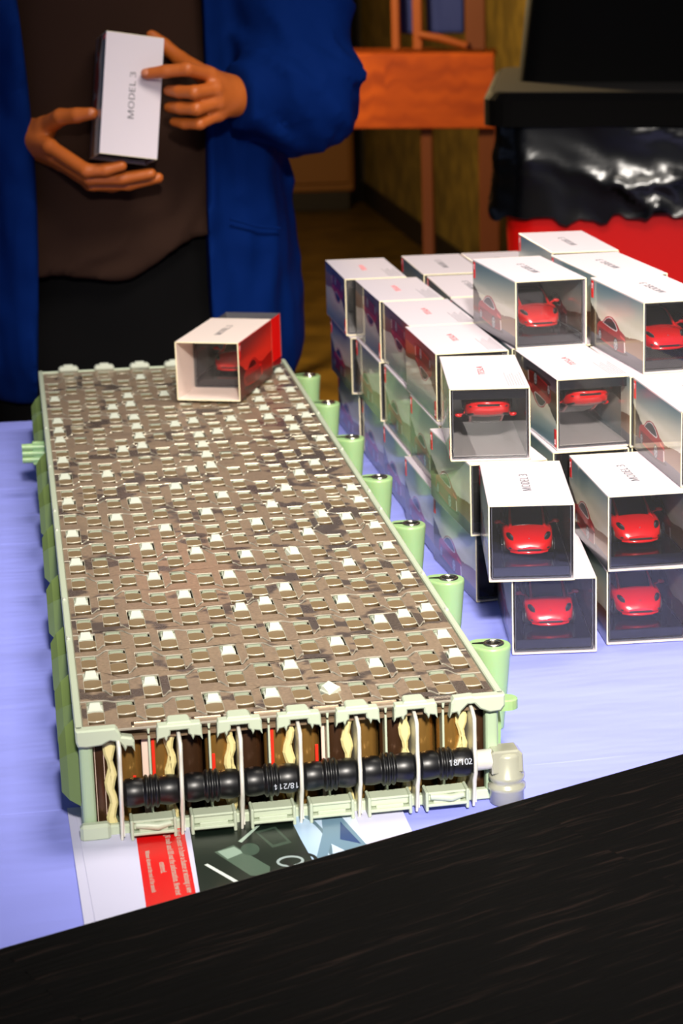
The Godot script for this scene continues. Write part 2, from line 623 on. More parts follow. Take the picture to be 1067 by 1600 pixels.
	wl.uv1_triplanar = true
	mat("baseboard_dark", Color(0.14, 0.11, 0.05), 0.6)
	mat("added_roof_grey", Color(0.35, 0.33, 0.30), 0.9)
	var ow := Image.create(512, 128, false, Image.FORMAT_RGB8)
	for y in 128:
		for x in 512:
			var k := 0.5 + 0.5 * n3.get_noise_2d(x * 0.05, y * 0.8 + 4.0 * n4.get_noise_2d(x * 1.5, y))
			ow.set_pixel(x, y, Color(0.70, 0.33, 0.07).lerp(Color(0.46, 0.17, 0.03), k))
	var orange := mat("wood_orange", Color(1, 1, 1), 0.4)
	orange.albedo_texture = tex(ow)
	mat("wood_rack", Color(0.50, 0.25, 0.07), 0.5)
	mat("wood_brown", Color(0.34, 0.17, 0.05), 0.5)
	mat("wood_cabinet", Color(0.56, 0.36, 0.11), 0.5)
	mat("fabric_blue", Color(0.05, 0.14, 0.42), 0.8)
	mat("bin_red", Color(0.96, 0.05, 0.03), 0.35)
	mat("bin_black", Color(0.045, 0.04, 0.034), 0.7)
	mats.bin_black.metallic_specular = 0.2
	mat("rim_dust", Color(0.16, 0.13, 0.08), 0.8)
	mat("bag_black", Color(0.014, 0.014, 0.014), 0.2)
	# visitor
	mat("skin", Color(0.74, 0.38, 0.13), 0.45)
	mat("nail", Color(0.80, 0.50, 0.36), 0.35)
	var jk := mat("jacket_blue", Color(0.012, 0.115, 0.335), 0.85)
	jk.metallic_specular = 0.15
	mat("shirt_brown", Color(0.19, 0.13, 0.105), 0.9)
	mats.shirt_brown.metallic_specular = 0.1
	mat("trousers_black", Color(0.06, 0.058, 0.06), 0.85)
	mats.trousers_black.metallic_specular = 0.1
	mat("hair_black", Color(0.03, 0.025, 0.02), 0.6)
	mat("shoe_black", Color(0.03, 0.03, 0.03), 0.5)
	mat("eye_white", Color(0.85, 0.83, 0.8), 0.2)
	var wg := mat("added_glow_warm", Color(1, 1, 1), 0.5)  # glow of the added globe in the hall
	wg.emission_enabled = true
	wg.emission = Color(1.0, 0.80, 0.45)
	wg.emission_energy_multiplier = 2.0
	mat("added_lamp_shell", Color(0.5, 0.5, 0.5), 0.5)
	var glow := mat("added_glow", Color(1, 1, 1), 0.5)  # glow of the added panel and spot
	glow.emission_enabled = true
	glow.emission = Color(1.0, 0.96, 0.90)
	glow.emission_energy_multiplier = 3.0

# ------------------------------------------------------------------ the battery module
func col_x(c: int) -> float:
	return 0.0142 + 0.02083 * c

func windows() -> Array:
	var first := [19, 30, 19, 30, 18, 29, 19, 31, 18, 30, 19, 30, 16, 27]
	var steps := ["baaaabaaabaa", "aabaaaabaaaa", "abaabaaaaaba", "aaabaaaabaab", "baaaabaaabaa", "aabaaabaaaaa", "baaaaabaaaba", "aaabaaabaaab", "baaaabaaabaa", "aabaaaabaaaa", "abaabaaaaaba", "aaabaaaabaab", "baaaabaaabaa", "aabaaaabaaaa"]
	# windows with a white clip in the nearer half, as (column, row)
	var clipped := {}
	var seen := ["0,1,3,5,7,9,11", "", "1,4,10", "3,6,8,11", "0,5,9", "2,7,12", "0,4,6,8,10", "1,3,4,7,11", "0,5,9", "2,7,10", "1,4,8,11", "3,6,9,12", "3,9", "1,2,3,5,7,8,10,11"]
	for c in 14:
		for k in seen[c].split(",", false):
			clipped[Vector2i(c, int(k))] = true
	var out := []
	rng.seed = 77
	for c in 14:
		var at := []
		var d := float(first[c])
		for k in 13:
			at.append(d)
			if k < 12:
				d += 47.4 if steps[c][k] == "a" else 71.1
		var col := []
		for k in 24:
			var zc: float = at[k % 13] + (693.0 if k >= 13 else 0.0)
			var double: bool = (c == 1 and k % 5 == 2) or (c == 12 and k % 5 == 0)
			var clip: bool = clipped.has(Vector2i(c, k)) if k < 13 else (rng.randf() < (0.55 if c == 0 or c == 13 else 0.27) and c != 1)
			col.append({"d": zc, "double": double, "clip": clip})
		for k in 24:
			var w: Dictionary = col[k]
			w.front = maxf(w.d - 9.0, 12.2)
			w.back = w.d + (24.0 if w.double else 0.0) + (40.0 if w.clip else 24.5)
			if k < 23:
				w.back = minf(w.back, col[k + 1].d - 9.0 - 7.0)
			w.back = minf(w.back, 1268.0)
		out.append(col)
	return out

func s_curve(a: Vector2, b: Vector2) -> Array:
	var pts := []
	for i in range(1, 6):
		var t := i / 6.0
		pts.append(Vector2(lerpf(a.x, b.x, t), lerpf(a.y, b.y, smoothstep(0.1, 0.9, t))))
	return pts

func module():
	var b := thing("battery_module", "long open battery module with a perforated metal top lying on the blue cloth", "battery", Vector3(0.15, CLOTH, -MOD_L / 2))
	var win := windows()
	var hw := 0.0054
	var gap := 0.0024
	var lo := []
	var hi := []   # seam k: boundary of the plate in front of it, and of the one behind it
	for k in 24:
		var p := []
		var q := []
		var w0: Dictionary = win[0][k]
		p.append(Vector2(0.0042, w0.back / 1000.0))
		q.append(Vector2(0.0042, w0.back / 1000.0 + gap))
		for c in 14:
			var w: Dictionary = win[c][k]
			var x0 := col_x(c) - hw
			var x1 := col_x(c) + hw
			var f: float = w.front / 1000.0
			var bk: float = w.back / 1000.0
			var open_left: bool = c == 0 or (c - 1 + k) % 2 == 0
			var open_right: bool = c == 13 or (c + k) % 2 == 0
			if open_left:
				p.append(Vector2(x0, bk))
			p.append(Vector2(x0, f))
			p.append(Vector2(x1, f))
			q.append(Vector2(x0, bk + gap))
			q.append(Vector2(x1, bk + gap))
			if open_right:
				p.append(Vector2(x1, bk))
			if c < 13:
				var v: Dictionary = win[c + 1][k]
				var nx := col_x(c + 1) - hw
				if open_right:
					p.append_array(s_curve(Vector2(x1, bk), Vector2(nx, v.back / 1000.0)))
					q.append_array(s_curve(Vector2(x1, bk + gap), Vector2(nx, v.back / 1000.0 + gap)))
				else:
					p.append_array(s_curve(Vector2(x1, f), Vector2(nx, v.front / 1000.0)))
					q.append(Vector2(x1 + gap * 0.6, bk + gap))
					q.append(Vector2(x1 + gap * 0.6, f + gap))
					q.append_array(s_curve(Vector2(x1 + gap * 0.6, f + gap), Vector2(nx - gap * 0.6, v.front / 1000.0 + gap)))
					q.append(Vector2(nx - gap * 0.6, v.front / 1000.0 + gap))
					q.append(Vector2(nx - gap * 0.6, v.back / 1000.0 + gap))
		var wl: Dictionary = win[13][k]
		p.append(Vector2(MOD_W - 0.0042, wl.back / 1000.0))
		q.append(Vector2(MOD_W - 0.0042, wl.back / 1000.0 + gap))
		lo.append(p)
		hi.append(q)
	var up := Transform3D(FLOOR_WAYS, Vector3.ZERO)
	for k in 25:
		var poly := PackedVector2Array()
		if k == 0:
			poly.append(Vector2(0.0042, -0.001))
			# the front edge dips for every white lip
			for i in 7:
				var fx := 0.027 + 0.0417 * i
				if i > 0 and i < 6:
					poly.append_array(PackedVector2Array([Vector2(fx - 0.0105, -0.001), Vector2(fx - 0.009, 0.010), Vector2(fx + 0.009, 0.010), Vector2(fx + 0.0105, -0.001)]))
			poly.append(Vector2(MOD_W - 0.0042, -0.001))
		else:
			poly.append_array(PackedVector2Array(hi[k - 1]))
		var top: Array = lo[k].duplicate() if k < 24 else [Vector2(0.0042, 1.2755), Vector2(MOD_W - 0.0042, 1.2755)]
		top.reverse()
		poly.append_array(PackedVector2Array(top))
		var s := Shape.new()
		var cut := Shape.new()
		s.prism(poly, -0.0016, 0.0, 0.00055, up, Vector2(1.0 / MOD_W, 1.0 / MOD_L), false, cut)
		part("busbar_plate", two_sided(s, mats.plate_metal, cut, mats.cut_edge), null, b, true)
	# deck under the plates with the ledge behind every window
	var deck := Shape.new()
	deck.box(Vector3(0.15, -0.0090, -MOD_L / 2), Vector3(MOD_W - 0.004, 0.003, MOD_L - 0.006))
	part("cell_deck", deck, mats.deck_brown, b, true)
	var ledges := Shape.new()
	for c in 14:
		for k in 24:
			var w: Dictionary = win[c][k]
			ledges.box(Vector3(col_x(c), -0.0026, -(w.back - 0.4) / 1000.0), Vector3(0.0116, 0.0050, 0.0046), 0.0012)
	var lg := part("window_ledges", ledges, mats.ledge_green, b, true)
	lg.set_meta("kind", "stuff")
	# cells: a cap with a bright crimped rim and the upper part of the can
	var cap := Shape.new()
	cap.lathe([Vector2(0.0, 0.0), Vector2(0.0092, 0.0)], 24)
	var can := Shape.new()
	can.lathe([Vector2(0.0097, -0.0085), Vector2(0.0097, -0.0008)], 24)
	var rim := Shape.new()
	rim.lathe([Vector2(0.0097, -0.0009), Vector2(0.0098, -0.0004), Vector2(0.0096, 0.0001), Vector2(0.0092, 0.0)], 24)
	var cell_mesh := cap.done()
	cell_mesh.surface_set_material(0, mats.cap_brown)
	rim.st.generate_normals()
	rim.st.index()
	rim.st.commit(cell_mesh)
	cell_mesh.surface_set_material(1, mats.cap_rim)
	can.st.generate_normals()
	can.st.index()
	can.st.commit(cell_mesh)
	cell_mesh.surface_set_material(2, mats.can_side)
	var all := []
	for k in 24:
		for c in 14:
			var w: Dictionary = win[c][k]
			all.append(Vector3(col_x(c), -0.0004, -(w.d + 9.5) / 1000.0))
			if w.double:
				all.append(Vector3(col_x(c), -0.0004, -(w.d + 33.2) / 1000.0))
	all.sort_custom(func(p, q): return p.z > q.z)
	var far := MultiMesh.new()
	far.transform_format = MultiMesh.TRANSFORM_3D
	far.mesh = cell_mesh
	far.instance_count = maxi(0, all.size() - 300)
	for i in all.size():
		if i < 300:
			var o := MeshInstance3D.new()
			o.name = "battery_cell"
			o.mesh = cell_mesh
			b.add_child(o, true)
			o.position = all[i] - (b.position - Vector3(0, LIFT, 0))
		else:
			far.set_instance_transform(i - 300, Transform3D(Basis(), all[i] - (b.position - Vector3(0, LIFT, 0))))
	var fm := MultiMeshInstance3D.new()
	fm.name = "far_cells"
	fm.multimesh = far
	b.add_child(fm, true)
	fm.set_meta("kind", "stuff")
	# white clips
	var cs := Shape.new()
	var ring := func(wx, z0, z1, y) -> Array:
		return [Vector3(-wx, y, z1), Vector3(wx, y, z1), Vector3(wx, y, z0), Vector3(-wx, y, z0)]
	cs.loft([ring.call(0.0055, -0.0065, 0.004, -0.006), ring.call(0.0055, -0.0065, 0.004, 0.0005), ring.call(0.0052, -0.0065, 0.0036, 0.0009), ring.call(0.0044, -0.0062, 0.0026, 0.0012), ring.call(0.0036, -0.0056, -0.0026, 0.0036), ring.call(0.0032, -0.0052, -0.0032, 0.0039)], true, true, false)
	var clip_mesh := cs.done()
	for k in 24:
		for c in 14:
			var w: Dictionary = win[c][k]
			if not w.clip:
				continue
			var o := part("white_clip", clip_mesh, mats.clip_white, b)
			o.position = Vector3(col_x(c), -0.0005, -(w.d + 24.5) / 1000.0) - (b.position - Vector3(0, LIFT, 0))
			if c == 8 and k == 0:
				o.rotation = Vector3(0.1, 0.6, 0.35)
				o.position += Vector3(0.001, 0.002, 0.004)
				o.set_meta("label", "loose white clip knocked askew")
			if c == 9 and k == 7 or c == 11 and k == 9:
				o.rotation = Vector3(0.25, 0.3, -0.2)
	# tray: rails, side walls, end walls
	for sx in [0.0, 1.0]:
		var s := Shape.new()
		var x0: float = lerpf(-0.0012, MOD_W - 0.0040, sx)
		s.prism(rrect(Vector2(x0 + 0.0026, MOD_L / 2), Vector2(0.0052, MOD_L + 0.002), 0.0022, 3), -0.006, 0.0022, 0.0008, up)
		part("top_rail", s, mats.tray_white, b, true)
		var w := Shape.new()
		w.box(Vector3(lerpf(0.0012, MOD_W - 0.0012, sx), -0.042, -MOD_L / 2 - 0.006), Vector3(0.0024, 0.074, MOD_L - 0.016), 0.0006)
		part("side_wall", w, mats.tray_side, b, true)
		# small nubs on the rail
		var n := Shape.new()
		for z in [0.205, 0.31, 0.53, 0.60, 0.78, 0.96]:
			n.box(Vector3(lerpf(0.001, MOD_W - 0.001, sx), 0.0025, -z), Vector3(0.003, 0.0022, 0.007), 0.0008)
		part("rail_nubs", n, mats.clip_white, b, true)
	var far_wall := Shape.new()
	far_wall.box(Vector3(0.15, -0.042, -MOD_L + 0.004), Vector3(MOD_W - 0.004, 0.074, 0.0024), 0.0005)
	far_wall.box(Vector3(0.15, -0.002, -MOD_L + 0.0035), Vector3(MOD_W, 0.007, 0.005), 0.001)
	part("end_wall", far_wall, mats.tray_white, b, true)
	for x in [0.035, 0.078, 0.121, 0.163]:
		var s := Shape.new()
		s.box(Vector3(x, 0.0035, -MOD_L + 0.004), Vector3(0.024, 0.007, 0.014), 0.0025)
		s.box(Vector3(x, 0.006, -MOD_L + 0.004), Vector3(0.014, 0.006, 0.011), 0.0022)
		part("end_lip", s, mats.clip_white, b, true)
	module_sides(b)
	module_front(b)

func module_sides(b: Node3D):
	# bolt bosses on the right
	for i in 7:
		var z := -0.148 - 0.1845 * i
		if i == 6:
			z = -1.236
		var rings := []
		for st in [[-0.080, 0.0085, 0.0], [-0.070, 0.0095, 0.0], [-0.045, 0.0120, 0.3], [-0.022, 0.0138, 0.8], [-0.0135, 0.0146, 1.0], [-0.0118, 0.0144, 1.0], [-0.0110, 0.0136, 1.0]]:
			var ring := []
			for k in 24:
				var t := TAU * k / 24
				var r: float = st[1]
				# drawn out towards the tray and the far side
				var pull: float = st[2] * (pow(maxf(0.0, cos(t - 2.55)), 4.0) * 0.0062)
				ring.append(Vector3(0.3245 + cos(t) * (r + pull), st[0], z - sin(t) * (r + pull)))
			rings.append(ring)
		var s := Shape.new()
		s.loft(rings, true, true, true)
		s.box(Vector3(0.3075, -0.048, z), Vector3(0.019, 0.060, 0.006), 0.001)
		var boss := part("bolt_boss", s, mats.tray_green, b, true)
		var rs := Shape.new()
		rs.lathe([Vector2(0.0056, -0.004), Vector2(0.0056, 0.0004), Vector2(0.0060, 0.0010), Vector2(0.0078, 0.0010), Vector2(0.0084, 0.0004), Vector2(0.0084, -0.001)], 28)
		var o := part("steel_ring", rs, mats.steel, boss)
		o.position = Vector3(0.3255, -0.0105, z)
		var hole := Shape.new()
		hole.lathe([Vector2(0.0, -0.0012), Vector2(0.0057, -0.0012)], 20)
		var h := part("bore", hole, mats.bore_dark, boss)
		h.position = Vector3(0.3255, -0.0092, z)
		# the thin tail of the ring towards the tray
		var tail := Shape.new()
		tail.prism(PackedVector2Array([Vector2(-0.0165, 0.0040), Vector2(-0.0075, 0.0012), Vector2(-0.0068, 0.0048)]), 0.0, 0.0009, 0.0, Transform3D(FLOOR_WAYS, Vector3.ZERO))
		var tl := part("ring_tail", tail, mats.bore_dark, boss)
		tl.position = Vector3(0.3255, -0.0110, z)
	# low ribs of the right wall
	for i in 8:
		var z := -0.060 - 0.16 * i
		var s := Shape.new()
		s.prism(PackedVector2Array([Vector2(z - 0.035, -0.008), Vector2(z + 0.02, -0.008), Vector2(z + 0.035, -0.030), Vector2(z + 0.03, -0.072), Vector2(z - 0.03, -0.072)]), -0.3045, -0.2985, 0.001, Transform3D(SIDE_WAYS, Vector3.ZERO))
		part("wall_rib", s, mats.tray_green, b, true)
	var ear := Shape.new()
	ear.prism(disc2(Vector2(0.304, 0.006), 0.009, 0.008, 16), -0.012, -0.004, 0.001, Transform3D(FLOOR_WAYS, Vector3.ZERO))
	part("corner_ear", ear, mats.tray_green, b, true)
	# folded gussets on the left
	for z in [-1.17, -1.07, -0.87, -0.735, -0.575, -0.405, -0.255, -0.135, -0.035]:
		var rings := []
		for st in [[0.0, 1.0], [0.0075, 0.82], [0.0125, 0.6]]:
			var ring := []
			for q in [Vector2(0.055, -0.068), Vector2(0.055, -0.020), Vector2(0.0, -0.006), Vector2(-0.045, -0.026), Vector2(-0.052, -0.070)]:
				var m := Vector2(0.012, -0.046)
				var e: Vector2 = m + (q - m) * Vector2(st[1], st[1])
				ring.append(Vector3(-st[0], e.y * 0.86, z - 0.01 + e.x * 0.66))
			rings.append(ring)
		var s := Shape.new()
		s.loft(rings, true, true, false)
		part("side_gusset", s, mats.gusset_green, b, true)
	var post := Shape.new()
	for k in 3:
		post.tube([Vector3(0.0, -0.022 - 0.007 * k, -0.976), Vector3(-0.026, -0.022 - 0.007 * k, -0.976)], [0.0042, 0.0038], 10)
	post.box(Vector3(-0.008, -0.029, -0.976), Vector3(0.014, 0.026, 0.006), 0.001)
	part("side_post", post, mats.tray_green, b, true)

func module_front(b: Node3D):
	var fins := []
	for i in 7:
		fins.append(0.0272 + 0.04163 * i)
	# the last row of cells, standing
	for row in 2:
		for c in 14:
			var s := Shape.new()
			s.lathe([Vector2(0.0, -0.0745), Vector2(0.0094, -0.0745), Vector2(0.0097, -0.073), Vector2(0.0097, -0.014), Vector2(0.0090, -0.0125), Vector2(0.0097, -0.0105), Vector2(0.0097, -0.0085), Vector2(0.0, -0.0085)], 20)
			var o := part("standing_cell", s, mats.can_gold if (c * 7 + row * 3) % 5 > 1 else mats.can_dark, b)
			o.position = Vector3(col_x(c), 0.0, -0.0215 - 0.0195 * row + (0.004 if c % 2 == 0 else 0.0)) - (b.position - Vector3(0, LIFT, 0))
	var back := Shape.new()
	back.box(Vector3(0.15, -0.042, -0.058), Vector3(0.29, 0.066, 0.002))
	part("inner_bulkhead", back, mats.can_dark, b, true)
	# floor pan
	var pan := Shape.new()
	pan.box(Vector3(0.15, -0.0775, -MOD_L / 2 + 0.0), Vector3(0.294, 0.004, MOD_L - 0.004), 0.0005)
	part("floor_pan", pan, mats.tray_side, b, true)
	for i in 7:
		var x: float = fins[i]
		# cooling fin: plate with a rolled front edge
		var s := Shape.new()
		s.prism(PackedVector2Array([Vector2(-0.050, -0.078), Vector2(0.006, -0.0785), Vector2(0.011, -0.076), Vector2(0.0115, -0.058), Vector2(0.0165, -0.052), Vector2(0.0165, -0.040), Vector2(0.0118, -0.034), Vector2(0.010, -0.014), Vector2(0.004, -0.0065), Vector2(-0.050, -0.0065)]), -x - 0.0011, -x + 0.0011, 0.0003, Transform3D(SIDE_WAYS, Vector3.ZERO))
		var fin := part("cooling_fin", s, mats.fin_white, b, true)
		var e := Shape.new()
		e.tube([Vector3(x, -0.0065, -0.004), Vector3(x, -0.0072, 0.004), Vector3(x + 0.0004, -0.012, 0.0098), Vector3(x + 0.0003, -0.022, 0.0112), Vector3(x, -0.034, 0.0122), Vector3(x - 0.0003, -0.041, 0.0168), Vector3(x - 0.0004, -0.051, 0.0168), Vector3(x - 0.0004, -0.058, 0.0122), Vector3(x - 0.0006, -0.068, 0.0116), Vector3(x - 0.0010, -0.0785, 0.0108)], [0.0013, 0.0015, 0.0016, 0.0014, 0.0016, 0.0015, 0.0015, 0.0017, 0.0014, 0.0011], 8)
		var ed := part("rolled_edge", e, mats.fin_white, fin)
		ed.transform = Transform3D()
		# wavy cream gel strip beside it
		var g := Shape.new()
		var gx := x - 0.0062
		var outline := PackedVector2Array()
		var right := []
		for k in 13:
			var y := -0.010 - 0.063 * k / 12.0
			outline.append(Vector2(gx - 0.0028 - 0.0016 * sin(k * 1.25 + i), y))
			right.append(Vector2(gx + 0.0034 + 0.0013 * sin(k * 1.6 + i * 2.0), y))
		right.reverse()
		outline.append_array(PackedVector2Array(right))
		g.prism(outline, -0.011, -0.0045, 0.0016)
		part("gel_strip", g, mats.gel_cream, b, true)
		# thin separator sheets between fins
		if i < 6:
			var d := Shape.new()
			d.box(Vector3(x + 0.0215, -0.041, -0.016), Vector3(0.0016, 0.066, 0.030), 0.0003)
			part("separator_sheet", d, mats.tray_white, b, true)
			var wide := Shape.new()
			wide.box(Vector3(x + (0.0190 if i % 3 == 0 else 0.0275), -0.041, -0.0105), Vector3(0.0052 if i % 2 == 0 else 0.0026, 0.066, 0.0015), 0.0003)
			part("separator_sheet", wide, mats.sheet_pink if i % 3 != 1 else mats.fin_white, b, true)
			if i < 4:
				var r := Shape.new()
				r.box(Vector3(x + (0.0242 if i != 3 else 0.0140), -0.030 - 0.010 * (i % 2), -0.0085), Vector3(0.0022, 0.044 - 0.02 * (i % 2), 0.001), 0.0002)
				if i == 0:
					r.box(Vector3(x + 0.0105, -0.050, -0.0085), Vector3(0.0022, 0.022, 0.001), 0.0002)
				part("red_strip", r, mats.strip_red, b, true)
	var pk := Shape.new()
	pk.box(Vector3(0.0142, -0.041, -0.009), Vector3(0.0068, 0.066, 0.0015), 0.0003)
	part("separator_sheet", pk, mats.sheet_pink, b, true)
	# corner posts, bottom beam
	for sx in 2:
		var s := Shape.new()
		var x := 0.0052 if sx == 0 else 0.2925
		s.prism(rrect(Vector2(x, 0.006), Vector2(0.0095, 0.012), 0.003, 3), -0.077, -0.005, 0.0008, Transform3D(FLOOR_WAYS, Vector3.ZERO))
		part("corner_post", s, mats.tray_side, b, true)
	var beam := Shape.new()
	beam.box(Vector3(0.15, -0.0758, -0.004), Vector3(0.298, 0.0080, 0.007), 0.0012)
	part("bottom_beam", beam, mats.tray_white, b, true)
	var pad := Shape.new()
	pad.box(Vector3(0.0085, -0.0735, 0.003), Vector3(0.021, 0.0125, 0.009), 0.0022)
	part("corner_pad", pad, mats.tray_white, b, true)
	# channel brackets between the fins
	for i in 6:
		var x: float = fins[i] + 0.0208
		var s := Shape.new()
		s.box(Vector3(x, -0.0660, 0.0052), Vector3(0.028, 0.0020, 0.014), 0.0006)
		s.box(Vector3(x, -0.0690, 0.0050), Vector3(0.0285, 0.0070, 0.0120), 0.0012)
		s.box(Vector3(x, -0.0742, 0.0072), Vector3(0.029, 0.0024, 0.015), 0.0007)
		s.box(Vector3(x, -0.0722, 0.0060), Vector3(0.020, 0.0030, 0.0140), 0.0006)
		for e in [-1.0, 1.0]:
			s.box(Vector3(x + e * 0.0148, -0.0712, 0.0068), Vector3(0.0022, 0.0150, 0.016), 0.0007)
		if i == 0 or i == 5:
			s.tube([Vector3(x - 0.012, -0.0685, 0.0118), Vector3(x - 0.004, -0.0690, 0.0122), Vector3(x + 0.003, -0.0700, 0.0128), Vector3(x + 0.012, -0.0685, 0.0118)], [0.0022, 0.0028, 0.0031, 0.0022], 8)
		part("channel_bracket", s, mats.tray_white, b, true)
	# moulded lips over the fins
	for i in 7:
		var x: float = fins[i] + 0.0005
		var s := Shape.new()
		if i > 0 and i < 6:
			s.prism(PackedVector2Array([Vector2(x - 0.0085, -0.004), Vector2(x - 0.0075, 0.0095), Vector2(x - 0.0060, 0.0112), Vector2(x + 0.0060, 0.0112), Vector2(x + 0.0075, 0.0095), Vector2(x + 0.0085, -0.004)]), -0.003, 0.0026, 0.0009, Transform3D(FLOOR_WAYS, Vector3.ZERO))
			s.prism(PackedVector2Array([Vector2(x - 0.0155, -0.001), Vector2(x - 0.0145, 0.0012), Vector2(x + 0.0145, 0.0012), Vector2(x + 0.0155, -0.001), Vector2(x + 0.0158, -0.0115), Vector2(x + 0.0140, -0.0085), Vector2(x + 0.0105, -0.0078), Vector2(x + 0.0092, -0.0110), Vector2(x + 0.0080, -0.0076), Vector2(x + 0.0062, -0.0062), Vector2(x + 0.0060, -0.0030), Vector2(x - 0.0060, -0.0030), Vector2(x - 0.0062, -0.0062), Vector2(x - 0.0080, -0.0076), Vector2(x - 0.0092, -0.0110), Vector2(x - 0.0105, -0.0078), Vector2(x - 0.0140, -0.0085), Vector2(x - 0.0158, -0.0115)]), -0.002, 0.0065, 0.0010)
		elif i == 0:
			s.prism(PackedVector2Array([Vector2(-0.0012, 0.0022), Vector2(0.026, 0.0022), Vector2(0.0285, -0.001), Vector2(0.030, -0.0045), Vector2(0.037, -0.006), Vector2(0.0385, -0.0085), Vector2(0.0385, -0.0165), Vector2(0.0365, -0.0125), Vector2(0.0335, -0.012), Vector2(0.032, -0.0155), Vector2(0.0305, -0.0118), Vector2(0.028, -0.0085), Vector2(0.022, -0.0070), Vector2(0.016, -0.0098), Vector2(0.006, -0.0106), Vector2(0.0, -0.0098), Vector2(-0.0012, -0.006)]), -0.003, 0.0055, 0.0012)
		else:
			s.prism(PackedVector2Array([Vector2(0.3012, 0.0022), Vector2(0.279, 0.0022), Vector2(0.277, 0.0030), Vector2(0.264, 0.0024), Vector2(0.262, -0.001), Vector2(0.2605, -0.0125), Vector2(0.2625, -0.0090), Vector2(0.266, -0.0085), Vector2(0.2675, -0.0120), Vector2(0.269, -0.0080), Vector2(0.271, -0.0060), Vector2(0.274, -0.0030), Vector2(0.279, -0.0030), Vector2(0.283, -0.0075), Vector2(0.290, -0.0105), Vector2(0.298, -0.0100), Vector2(0.3012, -0.006)]), -0.003, 0.0055, 0.0012)
		part("moulded_lip", s, mats.tray_white, b, true)
		# slot in the front plate between two lips
		if i < 6:
			var cx: float = fins[i] + 0.0213
			var f := Shape.new()
			for q in [[Vector2(cx, 0.0088), Vector2(0.020, 0.0012)], [Vector2(cx - 0.0102, 0.005), Vector2(0.0022, 0.0078)], [Vector2(cx + 0.0102, 0.005), Vector2(0.0022, 0.0078)]]:
				f.prism(rrect(q[0], q[1], 0.0005, 2), -0.0005, 0.0009, 0.0003, Transform3D(FLOOR_WAYS, Vector3.ZERO))
			part("slot_frame", f, mats.steel, b, true)
			var nib := Shape.new()
			nib.prism(PackedVector2Array([Vector2(cx - 0.0012, -0.001), Vector2(cx + 0.0012, -0.001), Vector2(cx + 0.0006, -0.0055), Vector2(cx - 0.0006, -0.0055)]), -0.002, 0.001, 0.0003)
			part("small_nib", nib, mats.tray_white, b, true)
	var code := Shape.new()
	for k in 7:
		code.box(Vector3(0.1095 + 0.0016 * k, 0.0003, -0.0100), Vector3(0.0009 if k % 3 else 0.0013, 0.0004, 0.0065))
	part("etched_mark", code, mats.ledge_green, b, true)
	# hose of short black lengths, threaded through the fins
	for i in 6:
		var x0: float = fins[i] + 0.0020
		var len: float = 0.0416 - 0.0034
		var prof := [Vector2(0.0, 0.0)]
		for k in 61:
			var t := k / 60.0
			var r := 0.0088 + 0.0010 * sin(PI * clampf(t / 0.36, 0, 1)) + 0.0011 * sin(PI * clampf((t - 0.62) / 0.38, 0, 1))
			if t > 0.36 and t < 0.63:
				r = 0.0090 + 0.0021 * pow(absf(sin((t - 0.36) / 0.27 * PI * 3.0)), 0.7)
			r *= 1.08
			if t < 0.02 or t > 0.98:
				r = 0.0086
			prof.append(Vector2(r, t * len))
		prof.append(Vector2(0.0, len))
		var s := Shape.new()
		s.lathe(prof, 24, Transform3D(Basis(Vector3(0, -1, 0), Vector3(1, 0, 0), Vector3(0, 0, 1)), Vector3.ZERO))
		var hose := part("hose_segment", s, mats.hose_black, b)
		hose.position = Vector3(x0, -0.0462, 0.0055) - (b.position - Vector3(0, LIFT, 0))
		if i == 5 or i == 2:
			var t := part("date_print", words("18/102" if i == 5 else "18/214", 0.0056), mats.hose_print, hose)
			if i == 5:
				t.transform = Transform3D(Basis(Vector3.RIGHT, -0.35), Vector3(0.0285, 0.0040, 0.0108))
			else:
				t.transform = Transform3D(Basis(Vector3.RIGHT, 0.1) * Basis(Vector3(0, 0, 1), PI), Vector3(0.0285, -0.0012, 0.0114))
	# connector at the right end
	var c := Shape.new()
	c.lathe([Vector2(0.0, -0.080), Vector2(0.0125, -0.080), Vector2(0.0125, -0.0705), Vector2(0.0138, -0.0695), Vector2(0.0138, -0.0665), Vector2(0.0118, -0.0650), Vector2(0.0118, -0.0632), Vector2(0.0132, -0.0615), Vector2(0.0132, -0.0588), Vector2(0.0112, -0.0570), Vector2(0.0112, -0.0440), Vector2(0.0100, -0.0415), Vector2(0.0, -0.0415)], 30, Transform3D(Basis(), Vector3(0.302, 0, 0.004)))
	var con := part("hose_connector", c, mats.connector_grey, b, true)
	var cap := Shape.new()
	cap.prism(PackedVector2Array([Vector2(0.2895, -0.0560), Vector2(0.2895, -0.0400), Vector2(0.291, -0.0385), Vector2(0.309, -0.0385), Vector2(0.3125, -0.0420), Vector2(0.3130, -0.0560)]), -0.004, 0.0125, 0.0012)
	var cp := part("connector_cap", cap, mats.connector_grey, con)
	cp.transform = Transform3D()
	var neck := Shape.new()
	neck.tube([Vector3(0.276, -0.0462, 0.0055), Vector3(0.292, -0.0462, 0.0045)], [0.0075, 0.0075], 16)
	var nk := part("connector_neck", neck, mats.fin_white, con)
	nk.transform = Transform3D()

# ------------------------------------------------------------------ toy cars and their boxes
func ball(s: Shape, c: Vector3, r: Vector3, turn := Basis(), n := 12):
	var prof := []
	for k in n / 2 + 1:
		var t := -PI / 2 + PI * k / (n / 2)
		prof.append(Vector2(cos(t) if k > 0 and k < n / 2 else 0.0, sin(t)))
	s.lathe(prof, n, Transform3D(turn * Basis.from_scale(r), c))

func ring_of(half: Array, z: float) -> Array:
	# half: points from the bottom centre up the right side to the top centre
	var r := []
	for q in half:
		r.append(Vector3(q[0], q[1], z))
	for i in range(half.size() - 2, 0, -1):
		r.append(Vector3(-half[i][0], half[i][1], z))
	return r

